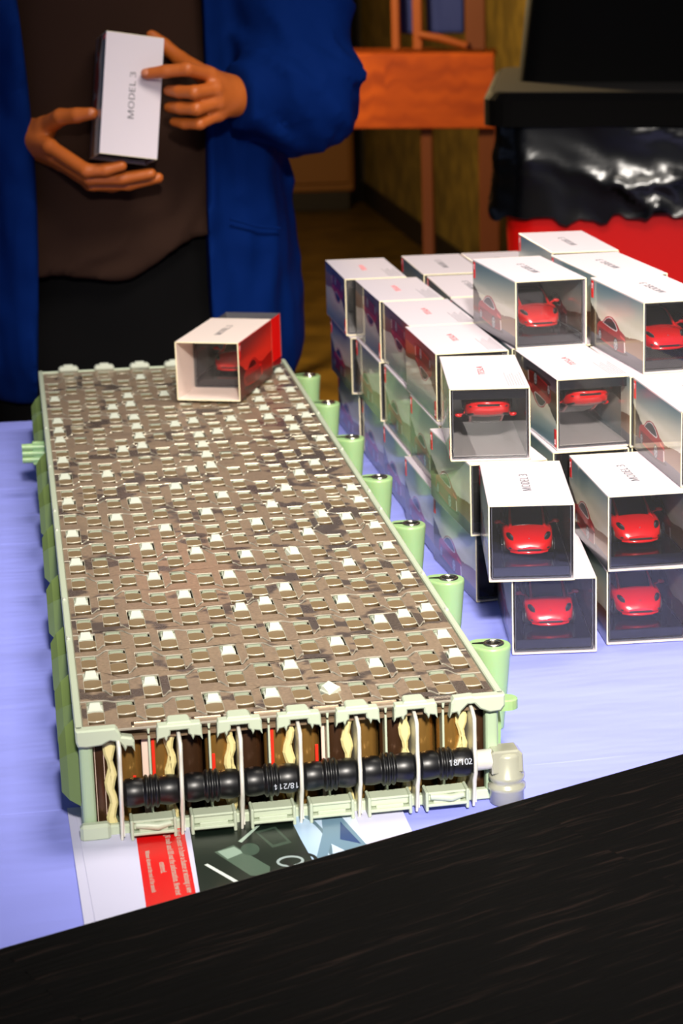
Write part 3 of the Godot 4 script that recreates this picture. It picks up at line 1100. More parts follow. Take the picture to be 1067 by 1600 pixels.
func make_car() -> Node3D:
	var o := thing("toy_car", "", "toy car")
	var rings := []
	for t in [[-0.0525, 0.0150, 0.0100, 0.0200, 0.0212], [-0.0517, 0.0172, 0.0070, 0.0225, 0.0240], [-0.0480, 0.0196, 0.0052, 0.0240, 0.0255], [-0.0400, 0.0214, 0.0045, 0.0245, 0.0262], [-0.0280, 0.0221, 0.0042, 0.0240, 0.0260], [0.0, 0.0219, 0.0042, 0.0231, 0.0250], [0.0160, 0.0219, 0.0042, 0.0225, 0.0245], [0.0280, 0.0221, 0.0042, 0.0214, 0.0234], [0.0370, 0.0215, 0.0042, 0.0197, 0.0218], [0.0440, 0.0200, 0.0046, 0.0174, 0.0194], [0.0485, 0.0178, 0.0052, 0.0150, 0.0168], [0.0512, 0.0152, 0.0058, 0.0122, 0.0138], [0.0525, 0.0118, 0.0066, 0.0100, 0.0108]]:
		var w: float = t[1]
		var yb: float = t[2]
		var ys: float = t[3]
		var yt: float = t[4]
		rings.append(ring_of([[0.0, yb], [w * 0.7, yb], [w * 0.93, yb + 0.0012], [w, yb + (ys - yb) * 0.30], [w * 0.995, yb + (ys - yb) * 0.62], [w * 0.97, ys - 0.0012], [w * 0.88, ys + 0.0002], [w * 0.62, yt - 0.0006], [w * 0.3, yt], [0.0, yt + 0.0003]], t[0]))
	var s := Shape.new()
	s.loft(rings, true, true, true)
	part("body", s, mats.car_red, o)
	var gl := []
	var edge := []
	for t in [[-0.0430, 0.0160, 0.0240, 0.0140, 0.0262], [-0.0300, 0.0192, 0.0232, 0.0148, 0.0310], [-0.0150, 0.0198, 0.0225, 0.0150, 0.0348], [0.0, 0.0198, 0.0220, 0.0148, 0.0358], [0.0070, 0.0196, 0.0215, 0.0145, 0.0346], [0.0160, 0.0190, 0.0210, 0.0150, 0.0300], [0.0260, 0.0172, 0.0200, 0.0152, 0.0240]]:
		gl.append(ring_of([[0.0, t[2] - 0.004], [t[1], t[2] - 0.004], [t[1], t[2]], [(t[1] + t[3]) * 0.51, (t[2] + t[4]) * 0.5], [t[3], t[4] - 0.0022], [t[3] * 0.82, t[4] - 0.0006], [t[3] * 0.4, t[4]], [0.0, t[4] + 0.0002]], t[0]))
		edge.append(Vector3(t[3] * 0.99, t[4] - 0.0019, t[0]))
	var g := Shape.new()
	g.loft(gl, true, true, true)
	part("window_glass", g, mats.car_glass, o)
	edge.append(Vector3(0.0162, 0.0212, 0.0300))
	for sx in [-1.0, 1.0]:
		var pts := []
		for q in edge:
			pts.append(Vector3(q.x * sx, q.y, q.z))
		var p := Shape.new()
		p.tube(pts, [0.0012, 0.0014, 0.0014, 0.0013, 0.0013, 0.0014, 0.0017, 0.0010], 8)
		part("roof_pillar", p, mats.car_red, o)
		var h := Shape.new()
		ball(h, Vector3(0.0150 * sx, 0.0172, 0.0432), Vector3(0.0015, 0.0019, 0.0046), Basis(Vector3.UP, -0.50 * sx) * Basis(Vector3.RIGHT, 0.42))
		part("headlight", h, mats.car_lamp, o)
		var hb := Shape.new()
		ball(hb, Vector3(0.0152 * sx, 0.01705, 0.0430), Vector3(0.0034, 0.0017, 0.0076), Basis(Vector3.UP, -0.50 * sx) * Basis(Vector3.RIGHT, 0.42))
		part("headlight_surround", hb, mats.car_black, o)
		var m := Shape.new()
		ball(m, Vector3(0.0258 * sx, 0.0243, 0.0165), Vector3(0.0036, 0.0020, 0.0018), Basis(Vector3.FORWARD, 0.15 * sx))
		m.tube([Vector3(0.0195 * sx, 0.0222, 0.0165), Vector3(0.0245 * sx, 0.0238, 0.0165)], [0.0009, 0.0010], 6)
		part("wing_mirror", m, mats.car_red, o)
		var fg := Shape.new()
		ball(fg, Vector3(0.0155 * sx, 0.0092, 0.0486), Vector3(0.0030, 0.0012, 0.0022), Basis(Vector3.UP, 0.75 * sx))
		part("air_intake", fg, mats.car_black, o)
		for z in [-0.0315, 0.0325]:
			var wh := Shape.new()
			wh.lathe([Vector2(0.0, -0.0034), Vector2(0.0066, -0.0034), Vector2(0.0077, -0.0024), Vector2(0.0077, 0.0024), Vector2(0.0068, 0.0034), Vector2(0.0054, 0.0036), Vector2(0.0, 0.0036)], 20, Transform3D(Basis(Vector3(0, 0, 1), -PI / 2 * sx), Vector3(0.0192 * sx, 0.0077, z)), true)
			var wo := part("wheel", wh, mats.car_black, o)
			var hc := Shape.new()
			for k in 5:
				hc.box(Vector3(0, 0.0026, 0), Vector3(0.0013, 0.0050, 0.0008), 0.0003, Transform3D(Basis(Vector3.RIGHT, TAU * k / 5) * Basis(Vector3.UP, PI / 2), Vector3(0.0231 * sx, 0.0077, z)))
			part("rim", hc, mats.wheel_grey, wo)
	var gr := Shape.new()
	gr.box(Vector3(0, 0.0078, 0.0521), Vector3(0.0210, 0.0019, 0.0030), 0.0007)
	part("lower_grille", gr, mats.car_black, o)
	var lip := Shape.new()
	lip.tube([Vector3(-0.0160, 0.0058, 0.0478), Vector3(-0.0095, 0.0056, 0.0518), Vector3(0.0, 0.0056, 0.0530), Vector3(0.0095, 0.0056, 0.0518), Vector3(0.0160, 0.0058, 0.0478)], [0.0011, 0.0014, 0.0015, 0.0014, 0.0011], 8)
	part("bumper_lip", lip, mats.car_red, o)
	var em := Shape.new()
	ball(em, Vector3(0, 0.0172, 0.0483), Vector3(0.0007, 0.0007, 0.0005))
	part("nose_badge", em, mats.car_lamp, o)
	return o

func two_sided(outer: Shape, outer_mat: Material, rest: Shape, rest_mat: Material) -> ArrayMesh:
	var m := outer.done()
	m.surface_set_material(0, outer_mat)
	rest.st.generate_normals()
	rest.st.index()
	rest.st.commit(m)
	m.surface_set_material(1, rest_mat)
	return m

# sleeve of card around a clear case; "slid" pushes the case back out of the sleeve
func make_box(slid := 0.0) -> Node3D:
	var o := thing("toy_car_box", "", "box")
	var w := BOX_W / 2
	var l := BOX_L / 2
	var t := 0.0011
	var inner: Material = mats.white_card if slid == 0.0 else mats.white_inside
	var s := Shape.new()
	s.box(Vector3(0, BOX_H - t / 2, 0), Vector3(BOX_W, t, BOX_L), 0.0004)
	part("top_panel", s, inner, o)
	s = Shape.new()
	s.box(Vector3(0, t / 2, 0), Vector3(BOX_W, t, BOX_L), 0.0004)
	part("bottom_panel", s, inner, o)
	for sx in [-1.0, 1.0]:
		var a := Shape.new()
		a.group = -1
		var y1 := BOX_H - 0.0004
		var x: float = w * sx
		# the picture reads from the back on the left side and from the front on the right one
		var p := [Vector3(x, 0.0004, -l * -sx), Vector3(x, 0.0004, l * -sx), Vector3(x, y1, l * -sx), Vector3(x, y1, -l * -sx)]
		a.quad(p[0], p[1], p[2], p[3], Vector2(0, 1), Vector2(1, 1), Vector2(1, 0), Vector2(0, 0))
		var b := Shape.new()
		b.box(Vector3(x - sx * (t / 2 + 0.0001), BOX_H / 2, 0), Vector3(t, BOX_H - 0.0008, BOX_L), 0.0)
		var mi := part("side_panel", two_sided(a, mats.side_print if slid <= 0.0 or sx < 0 else mats.side_print_red, b, inner), null, o)
		mi.material_override = null
		var tag := Shape.new()
		var tz: float = (l - 0.0055) * sx
		tag.box(Vector3(x + sx * 0.0001, BOX_H - 0.0022 - 0.0085, tz), Vector3(0.0004, 0.017, 0.0062), 0.0)
		var tm := part("red_tag", tag, mats.tag_red, o)
		var letter := part("tag_emblem", words("T", 0.0065, "Droid Serif", 0.0002), mats.white_card, tm)
		letter.transform = Transform3D(Basis(Vector3.UP, PI / 2 * sx), Vector3(x + sx * 0.0004, BOX_H - 0.0075, tz))
	for z in [l, -l]:
		var e := Shape.new()
		for q in [[Vector3(0, BOX_H - t / 2, z), Vector3(BOX_W, t, 0.0008)], [Vector3(0, t / 2, z), Vector3(BOX_W, t, 0.0008)], [Vector3(w - t / 2, BOX_H / 2, z), Vector3(t, BOX_H, 0.0008)], [Vector3(-w + t / 2, BOX_H / 2, z), Vector3(t, BOX_H, 0.0008)]]:
			e.box(q[0], q[1], 0.0002)
		part("card_edge", e, mats.card_edge, o)
	# clear case
	var zf := l - 0.0022 - slid
	var zb := -l + 0.0022 - slid
	var zc := (zf + zb) / 2
	var zl := zf - zb
	var ix := w - 0.0030
	var pane := Shape.new()
	pane.group = -1
	for z in [zf]:
		pane.face([Vector3(-ix, 0.002, z), Vector3(ix, 0.002, z), Vector3(ix, BOX_H - 0.002, z), Vector3(-ix, BOX_H - 0.002, z)], Vector3(0, 0, 1))
	part("clear_window", pane, mats.clear_film, o)
	var frame := Shape.new()
	for q in [[Vector3(0, BOX_H - 0.0022, zf - 0.001), Vector3(2 * ix, 0.0010, 0.0016)], [Vector3(0, 0.0022, zf - 0.001), Vector3(2 * ix, 0.0010, 0.0016)], [Vector3(ix, BOX_H / 2, zf - 0.001), Vector3(0.0010, BOX_H - 0.005, 0.0016)], [Vector3(-ix, BOX_H / 2, zf - 0.001), Vector3(0.0010, BOX_H - 0.005, 0.0016)]]:
		frame.box(q[0], q[1], 0.0003)
	part("case_rim", frame, mats.case_liner, o)
	var base := Shape.new()
	base.box(Vector3(0, 0.0070, zc), Vector3(2 * ix - 0.001, 0.0090, zl - 0.006), 0.0008)
	part("case_base", base, mats.case_base, o)
	var ceil := Shape.new()
	ceil.box(Vector3(0, BOX_H - 0.0030, zc - 0.002), Vector3(2 * ix, 0.0006, zl - 0.006))
	if slid == 0.0:
		part("case_ceiling", ceil, mats.case_ceiling, o)
	for sx in [-1.0, 1.0]:
		var x: float = (ix - 0.0004) * sx
		var c0 := zb + 0.004
		var c1 := zf - 0.004
		var liner := Shape.new()
		liner.group = -1
		liner.quad(Vector3(x, 0.0115, c0), Vector3(x, 0.0115, c1), Vector3(x, BOX_H - 0.003, c1), Vector3(x, BOX_H - 0.003, c0), Vector2(0, 0.84), Vector2(1, 0.84), Vector2(1, 0.04), Vector2(0, 0.04))
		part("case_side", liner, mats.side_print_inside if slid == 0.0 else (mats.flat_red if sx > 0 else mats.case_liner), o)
	var bk := Shape.new()
	bk.box(Vector3(0, BOX_H / 2 + 0.004, zb + 0.003), Vector3(2 * ix, BOX_H - 0.014, 0.001))
	part("case_back", bk, mats.case_liner, o)
	# lettering on the top and on the bottom
	var top := part("model_lettering", words("MODEL 3", 0.0150, "Droid Sans", 0.0002), mats.print_grey, o)
	top.transform = Transform3D(Basis(Vector3(0, 0, -1), Vector3(-0.68, 0, 0), Vector3(0, 1, 0)), Vector3(0.0, BOX_H + 0.0001, 0.0))
	var bot := part("maker_lettering", words("TESLA", 0.0140, "Droid Sans", 0.0002), mats.print_red, o)
	bot.transform = Transform3D(Basis(Vector3(0, 0, -1.05), Vector3(0.58, 0, 0), Vector3(0, -1, 0)), Vector3(0.002, -0.0001, -0.004))
	var fine := Shape.new()
	for k in 7:
		var len := 0.062 - 0.007 * ((k * 5) % 3)
		fine.box(Vector3(-0.0185 - 0.0024 * k, -0.0001, 0.070 - len / 2), Vector3(0.0005, 0.0003, len))
	part("fine_print", fine, mats.print_light, o)
	return o

func pile():
	var car := make_car()
	var proto := make_box()
	var deg := PI / 180.0
	# [front left corner x, z, turn in degrees, layer, upside down, label, car seen through the window]
	var L := []
	L.append([0.3775, -0.3160, -7.5, 1, false, "box on the cloth under the overhanging front box, red car hazy behind its window", "red toy car in the bottom box under the overhanging one, behind a hazy window"])
	L.append([0.4640, -0.3220, -4.0, 1, false, "box on the cloth at the right front of the stack, under another car box", "red toy car in the bottom right box, behind a dim bluish window"])
	L.append([0.3570, -0.3130, -9.0, 2, false, "slightly turned box overhanging the front of the stack, nearest the near battery end", "bright red toy car in the overhanging front box, both wing mirrors showing"])
	L.append([0.4640, -0.3180, -1.5, 2, false, "second-layer box at the right front, red car vivid behind its window, grey lettering on top", "bright red toy car in the second-layer box at the right front"])
	L.append([0.3560, -0.4750, -7.5, 3, true, "upside-down box jutting forward left of the other inverted one, red lettering on its white face", "red toy car hanging upside down in the turned box above the overhanging one"])
	L.append([0.4610, -0.4920, 2.0, 3, true, "upside-down box right of the other inverted one, with a wide pale interior", "red toy car hanging upside down in the right one of the two inverted boxes"])
	L.append([0.4560, -0.6430, 4.0, 4, false, "box standing alone on top of the stack with its whole red car in view", "red toy car in the box on top of the stack, seen in bright light"])
	L.append([0.5450, -0.4940, 4.0, 4, false, "topmost box at the right picture edge, coloured car printed on its side", "red toy car in the topmost right-hand box, half cut off by the picture edge"])
	L.append([0.5420, -0.6500, 4.0, 4, false, "topmost box just behind the one at the right edge, only its white lid showing", ""])
	L.append([0.5360, -0.8200, 0.5, 4, false, "rearmost of the topmost boxes, in front of the red bin", ""])
	L.append([0.5330, -0.3300, 0.0, 3, false, "third-layer box at the right edge, a red car under teal sky on its side", ""])
	# left column, three layers of five rows
	var rows := [-0.4650, -0.6330, -0.7950, -0.9570, -1.1150]
	var third := [null, [0.3750, -0.6430, 1.0], [0.3770, -0.8020, 1.0], [0.3715, -0.9620, 1.2], [0.3570, -1.1250, 0.5]]
	var second := [[0.3710, -0.4600, 3.0], [0.3740, -0.6260, 0.5], [0.3740, -0.7900, 0.6], [0.3690, -0.9570, 1.0], [0.3600, -1.1110, 0.8]]
	var ground := [[0.3780, -0.4740, 4.0], [0.3690, -0.6320, 1.0], [0.3710, -0.7900, 0.5], [0.3720, -0.9480, 0.8], [0.3670, -1.1060, 1.0]]
	var nth := ["first", "second", "third", "fourth", "fifth"]
	for r in 5:
		if third[r]:
			L.append([third[r][0], third[r][1], third[r][2], 3, true, "top-layer box with red lettering in the left column, %s row counted from the front" % nth[r], ""])
		L.append([second[r][0], second[r][1], second[r][2], 2, false, "middle-layer box of the left column, %s row from the front, side picture facing the battery" % nth[r], ""])
		L.append([ground[r][0], ground[r][1], ground[r][2], 1, false, "bottom box of the left column on the cloth, %s row from the front" % nth[r], ""])
	# further columns: the top layer shows, the rest is buried
	for c in 2:
		var x0 := 0.4535 + 0.0768 * c
		for r in 5:
			var z: float = [-0.4850, -0.6500, -0.8060, -0.9680, -1.1350][r]
			for layer in [1, 2, 3]:
				if layer == 3 and (r == 0 and c == 0):
					continue
				if r == 0 and layer < 3 and z > -0.47:
					continue
				var shows: bool = layer == 3 and (c == 0 and r >= 3 or c == 1 and r >= 4)
				var label: String = "box lid in the top layer, %s column from the left, %s row from the front" % [nth[c + 1], nth[r]] if shows else ""
				L.append([x0 + 0.0012 * ((r * 3 + layer) % 3), z - 0.002 * ((layer * 5 + c) % 3), 0.6 * ((r + layer) % 3 - 1), layer, false, label, ""])
	for layer in [1, 2]:
		L.append([0.5420, -0.3250, -1.0, layer, false, "", ""])
	var b0 := true
	var c0 := true
	for q in L:
		var b: Node3D = proto if b0 else proto.duplicate()
		if not b0:
			b.name = numbered("toy_car_box")
			add_child(b, true)
		b0 = false
		var turn := Basis(Vector3.UP, q[2] * deg)
		var y: float = CLOTH + 0.0004 + (BOX_H + 0.0004) * (q[3] - 1)
		var mid: Vector3 = Vector3(q[0], y + LIFT, q[1]) + turn * Vector3(BOX_W / 2, 0, -BOX_L / 2)
		b.transform = Transform3D(turn, mid)
		if q[4]:
			b.transform = Transform3D(turn * Basis(Vector3(0, 0, 1), PI), mid + Vector3(0, BOX_H, 0))
		b.set_meta("label", q[5] if q[5] else "white toy car box buried inside the big stack, hidden by the boxes around it")
		b.set_meta("category", "box")
		b.set_meta("group", "toy car boxes in the stack" if q[5] else "buried boxes of the stack")
		if q[6]:
			var k: Node3D = car if c0 else car.duplicate()
			if not c0:
				k.name = numbered("toy_car")
				add_child(k, true)
			c0 = false
			k.transform = b.transform * Transform3D(Basis(), Vector3(0, 0.0116, 0.010 if q[4] else -0.004))
			k.set_meta("label", q[6])
			k.set_meta("category", "toy car")
			k.set_meta("group", "red toy cars in clear boxes")
	# the box left on the module
	var odd := make_box(0.064)
	odd.transform = Transform3D(Basis(Vector3.UP, -20.5 * deg), Vector3(0.2125, 0.0036 + LIFT, -1.1215))
	odd.set_meta("label", "single open box lying on the far end of the battery, case pushed out backwards")
	var k2: Node3D = car.duplicate()
	k2.name = numbered("toy_car")
	add_child(k2, true)
	k2.transform = odd.transform * Transform3D(Basis(), Vector3(0, 0.0116, -0.070))
	k2.set_meta("label", "red toy car inside the single box on the battery, in shadow")
	k2.set_meta("group", "red toy cars in clear boxes")
	var held := make_box()
	held.set_meta("label", "box held up in both hands of the visitor, white lid towards us")
	# lid forward, length upright
	held.transform = Transform3D(Basis(Vector3(0.9805, -0.1522, -0.1246), Vector3(0.1546, 0.2048, 0.9665), Vector3(-0.1216, -0.9669, 0.2243)).orthonormalized(), Vector3(0.139, 0.319 + LIFT, -1.458)) * Transform3D(Basis(), Vector3(0, -BOX_H, 0))

# ------------------------------------------------------------------ table, cloth, board, leaflets
func furniture():
	var t := thing("display_table", "table under the blue cloth, carrying the battery and the boxes", "table", Vector3(0.3, -LIFT, -0.45))
	var s := Shape.new()
	s.box(Vector3(0.3, CLOTH - 0.018, -0.35), Vector3(1.9, 0.03, 2.02), 0.003)
	part("tabletop", s, mats.table_grey, t, true)
	for x in [-0.6, 1.2]:
		for z in [-1.3, 0.6]:
			s = Shape.new()
			s.tube([Vector3(x, -LIFT, z), Vector3(x, CLOTH - 0.03, z)], [0.02, 0.02], 12)
			part("leg", s, mats.table_grey, t, true)
	var c := thing("tablecloth", "pale violet-blue cloth spread over the table, hanging down its sides", "tablecloth", Vector3(0.3, CLOTH, -0.45))
	var n := noise(41, 2.2, 3)
	var n2 := noise(42, 7.0, 2)
	s = Shape.new()
	var x0 := -0.66
	var x1 := 1.26
	var za := 0.67
	var zb := -1.378
	s.sheet(func(u: float, v: float):
		var x := lerpf(x0, x1, u)
		var z := lerpf(za, zb, v)
		var free := maxf(smoothstep(-0.012, -0.05, x), smoothstep(-1.30, -1.34, z))
		var y := CLOTH - 0.0006 - 0.0008 * absf(n.get_noise_2d(x * 3.0, z)) + free * (0.0022 * n.get_noise_2d(x * 0.7, z * 2.4) + 0.0009 * n2.get_noise_2d(x * 0.5, z * 1.7))
		if x > 0.34 and z > -0.28:
			y += 0.0010 * maxf(0.0, n2.get_noise_2d(x * 1.5, z * 1.2)) * smoothstep(-0.28, -0.2, z)
		return Vector3(x, minf(y, CLOTH - 0.0002) if free <= 0.0 and z < -0.28 else y, z), 96, 110, Vector2(2.6, 2.8))
	part("cloth_top", s, mats.cloth_blue, c, true)
	for side in 4:
		s = Shape.new()
		s.sheet(func(u: float, v: float):
			var drop := (1.0 - v) * 0.34
			var wave := 0.012 * sin(u * 44.0 + side) * (1.0 - v) + 0.006 * n.get_noise_1d(u * 20.0 + side * 9.0)
			var out := 0.004 + wave * 1.0 + 0.012 * (1.0 - v)
			var y := CLOTH - 0.0006 - drop
			if v >= 1.0:
				out = 0.0
			if side == 0: return Vector3(lerpf(x0, x1, u), y, za + out)
			if side == 1: return Vector3(x1 + out, y, lerpf(za, zb, u))
			if side == 2: return Vector3(lerpf(x1, x0, u), y, zb - out)
			return Vector3(x0 - out, y, lerpf(zb, za, u)), 80, 6, Vector2(2.6, 0.5))
		part("cloth_side", s, mats.cloth_blue, c, true)
	# black board in front
	var bd := thing("black_board", "black wood-grained board lying across the near corner of the table", "board", Vector3(0.2, -0.079, 0.2))
	var e0 := Vector2(-0.0565, 0.2030)
	var u := Vector2(0.9223, -0.3864)
	var w := Vector2(0.3864, 0.9223)
	s = Shape.new()
	var bx := Transform3D(Basis(Vector3(w.x, 0, w.y), Vector3(u.x, 0, u.y), Vector3(0, 1, 0)), Vector3(e0.x, 0, e0.y))
	s.prism(PackedVector2Array([Vector2(0, -0.62), Vector2(0.5, -0.62), Vector2(0.5, 0.92), Vector2(0, 0.92)]), -0.0776, -0.0600, 0.0008, bx, Vector2(1.35, 2.6))
	part("board_panel", s, mats.board_black, bd, true)
	s = Shape.new()
	s.prism(PackedVector2Array([Vector2(-0.0009, -0.62), Vector2(0.0002, -0.62), Vector2(0.0002, 0.92), Vector2(-0.0009, 0.92)]), -0.0776, -0.0606, 0.0002, bx)
	part("edge_band", s, mats.board_edge, bd, true)
	leaflets()

func flat_sheet(corners: Array, y: float, thick: float) -> Shape:
	var s := Shape.new()
	var p := PackedVector2Array()
	for q in corners:
		p.append(Vector2(q.x, -q.y))
	s.prism(p, y - thick, y, 0.0, Transform3D(FLOOR_WAYS, Vector3.ZERO))
	return s

func leaflets():
	var a := thing("paper_sheet", "plain white sheet under the leaflet, its left edge sticking out towards the cloth", "paper", Vector3(0.02, CLOTH, 0.06))
	part("sheet", flat_sheet([Vector2(-0.0095, -0.06), Vector2(0.20, -0.05), Vector2(0.20, 0.12), Vector2(-0.004, 0.175)], CLOTH + 0.0006, 0.0004), mats.paper_white, a, true)
	var b := thing("leaflet", "printed leaflet with a red text panel and a dark car interior, half under the battery", "leaflet", Vector3(0.1, CLOTH + 0.0006, 0.04))
	var y := CLOTH + 0.0012
	part("sheet", flat_sheet([Vector2(-0.004, -0.05), Vector2(0.2245, -0.05), Vector2(0.2245, 0.05), Vector2(0.08, 0.14), Vector2(0.003, 0.165)], y, 0.0004), mats.paper_white, b, true)
	part("red_panel", flat_sheet([Vector2(0.036, -0.03), Vector2(0.0695, -0.03), Vector2(0.068, 0.145), Vector2(0.035, 0.155)], y + 0.0002, 0.0002), mats.tag_red, b, true)
	# picture of a car interior
	var im := Image.create(512, 512, false, Image.FORMAT_RGB8)
	for j in 512:
		for i in 512:
			var u := i / 512.0
			var v := j / 512.0
			var c := Color(0.045, 0.085, 0.06).lerp(Color(0.08, 0.13, 0.10), v)
			if u > 0.60 + 0.10 * v:
				c = Color(0.62, 0.74, 0.86).lerp(Color(0.86, 0.90, 0.96), clampf((u - 0.6) * 2.5, 0, 1))
			im.set_pixel(i, j, c)
	var P := func(q: Array) -> PackedVector2Array:
		var p := PackedVector2Array()
		for k in range(0, q.size(), 2):
			p.append(Vector2(q[k], q[k + 1]))
		return p
	# x: 0 at the red panel, 1 at the right edge; y: 0 under the battery, 1 towards the board
	paint(im, P.call([0.12, 0.42, 0.24, 0.36, 0.42, 0.66, 0.40, 0.76, 0.30, 0.74]), Color(0.30, 0.38, 0.32))
	paint(im, P.call([0.14, 0.42, 0.24, 0.38, 0.29, 0.46, 0.19, 0.52]), Color(0.55, 0.64, 0.58))
	paint(im, P.call([0.05, 0.56, 0.07, 0.55, 0.30, 0.90, 0.28, 0.92]), Color(0.85, 0.88, 0.86))
	paint(im, P.call([0.38, 0.22, 0.51, 0.18, 0.58, 0.40, 0.46, 0.44]), Color(0.20, 0.27, 0.22))
	paint(im, P.call([0.40, 0.24, 0.50, 0.205, 0.555, 0.375, 0.47, 0.405]), Color(0.10, 0.15, 0.12))
	paint(im, P.call([0.27, 0.32, 0.42, 0.12, 0.44, 0.12, 0.29, 0.34]), Color(0.66, 0.74, 0.68))
	paint(im, disc2(Vector2(0.33, 0.43), 0.055, 0.075), Color(0.22, 0.30, 0.25))
	paint(im, P.call([0.02, 0.95, 0.10, 0.84, 0.18, 0.88, 0.16, 1.0, 0.02, 1.0]), Color(0.25, 0.33, 0.28))
	for k in 60:
		var t := -2.3 + 2.6 * k / 60.0
		paint(im, disc2(Vector2(0.46 + 0.33 * cos(t), 0.12 + 0.52 * sin(t) + 0.32), 0.012, 0.02, 8), Color(0.36, 0.46, 0.52))
	paint(im, P.call([0.80, 0.10, 0.90, 0.06, 1.0, 0.52, 0.93, 0.66, 0.80, 0.46, 0.72, 0.72, 0.66, 0.72, 0.78, 0.30]), Color(0.42, 0.54, 0.62))
	paint(im, P.call([0.90, 0.20, 0.97, 0.50, 0.86, 0.42]), Color(0.16, 0.26, 0.46))
	for k in 44:
		var t := TAU * k / 44.0
		paint(im, disc2(Vector2(0.60 + 0.085 * cos(t), 0.62 + 0.075 * sin(t)), 0.012, 0.016, 8), Color(0.05, 0.07, 0.07))
		paint(im, disc2(Vector2(0.54 + 0.070 * cos(t), 0.62 + 0.055 * sin(t)), 0.009, 0.012, 8), Color(0.60, 0.66, 0.66))
	var m := mat("interior_picture", Color(1, 1, 1), 0.35)
	m.albedo_texture = tex(im)
	var s := Shape.new()
	s.group = -1
	var yy := y + 0.0003
	var c := [Vector3(0.0705, yy, 0.13), Vector3(0.19, yy, 0.13), Vector3(0.19, yy, -0.012), Vector3(0.0735, yy, -0.012)]
	s.quad(c[0], c[1], c[2], c[3], Vector2(0, 1), Vector2(1, 1), Vector2(1, 0), Vector2(0, 0))
	part("interior_photo", s, m, b, true)
	# white lines of text, running towards the board
	var lines := [["Want to enter to have a chance at winning a wee", 0.0645, 0.002, 0.0056], ["the QR code and fill out the information. New test", 0.0570, 0.000, 0.0056], ["entered.", 0.0500, 0.056, 0.0056], ["Winner drawn at the end of the month", 0.0415, 0.034, 0.0043]]
	for q in lines:
		var tm := words(q[0], q[3], "Droid Serif", 0.0001)
		tm.horizontal_alignment = HORIZONTAL_ALIGNMENT_LEFT
		var o := part("text_line", tm, mats.clip_white, b)
		var h: float = q[3]
		var wide: float = tm.get_aabb().size.x
		var want: float = {0.0645: 0.108, 0.0570: 0.112, 0.0500: 0.018, 0.0415: 0.070}[q[1]]
		o.transform = b.transform.affine_inverse() * Transform3D(Basis(Vector3(0, 0, want / wide), Vector3(0.9, 0, 0), Vector3(0, 1, 0)), Vector3(q[1], y + 0.0004 + LIFT, q[2]))
		if tm.get_aabb().position.x < -0.001:
			o.position.z += want * 0.5

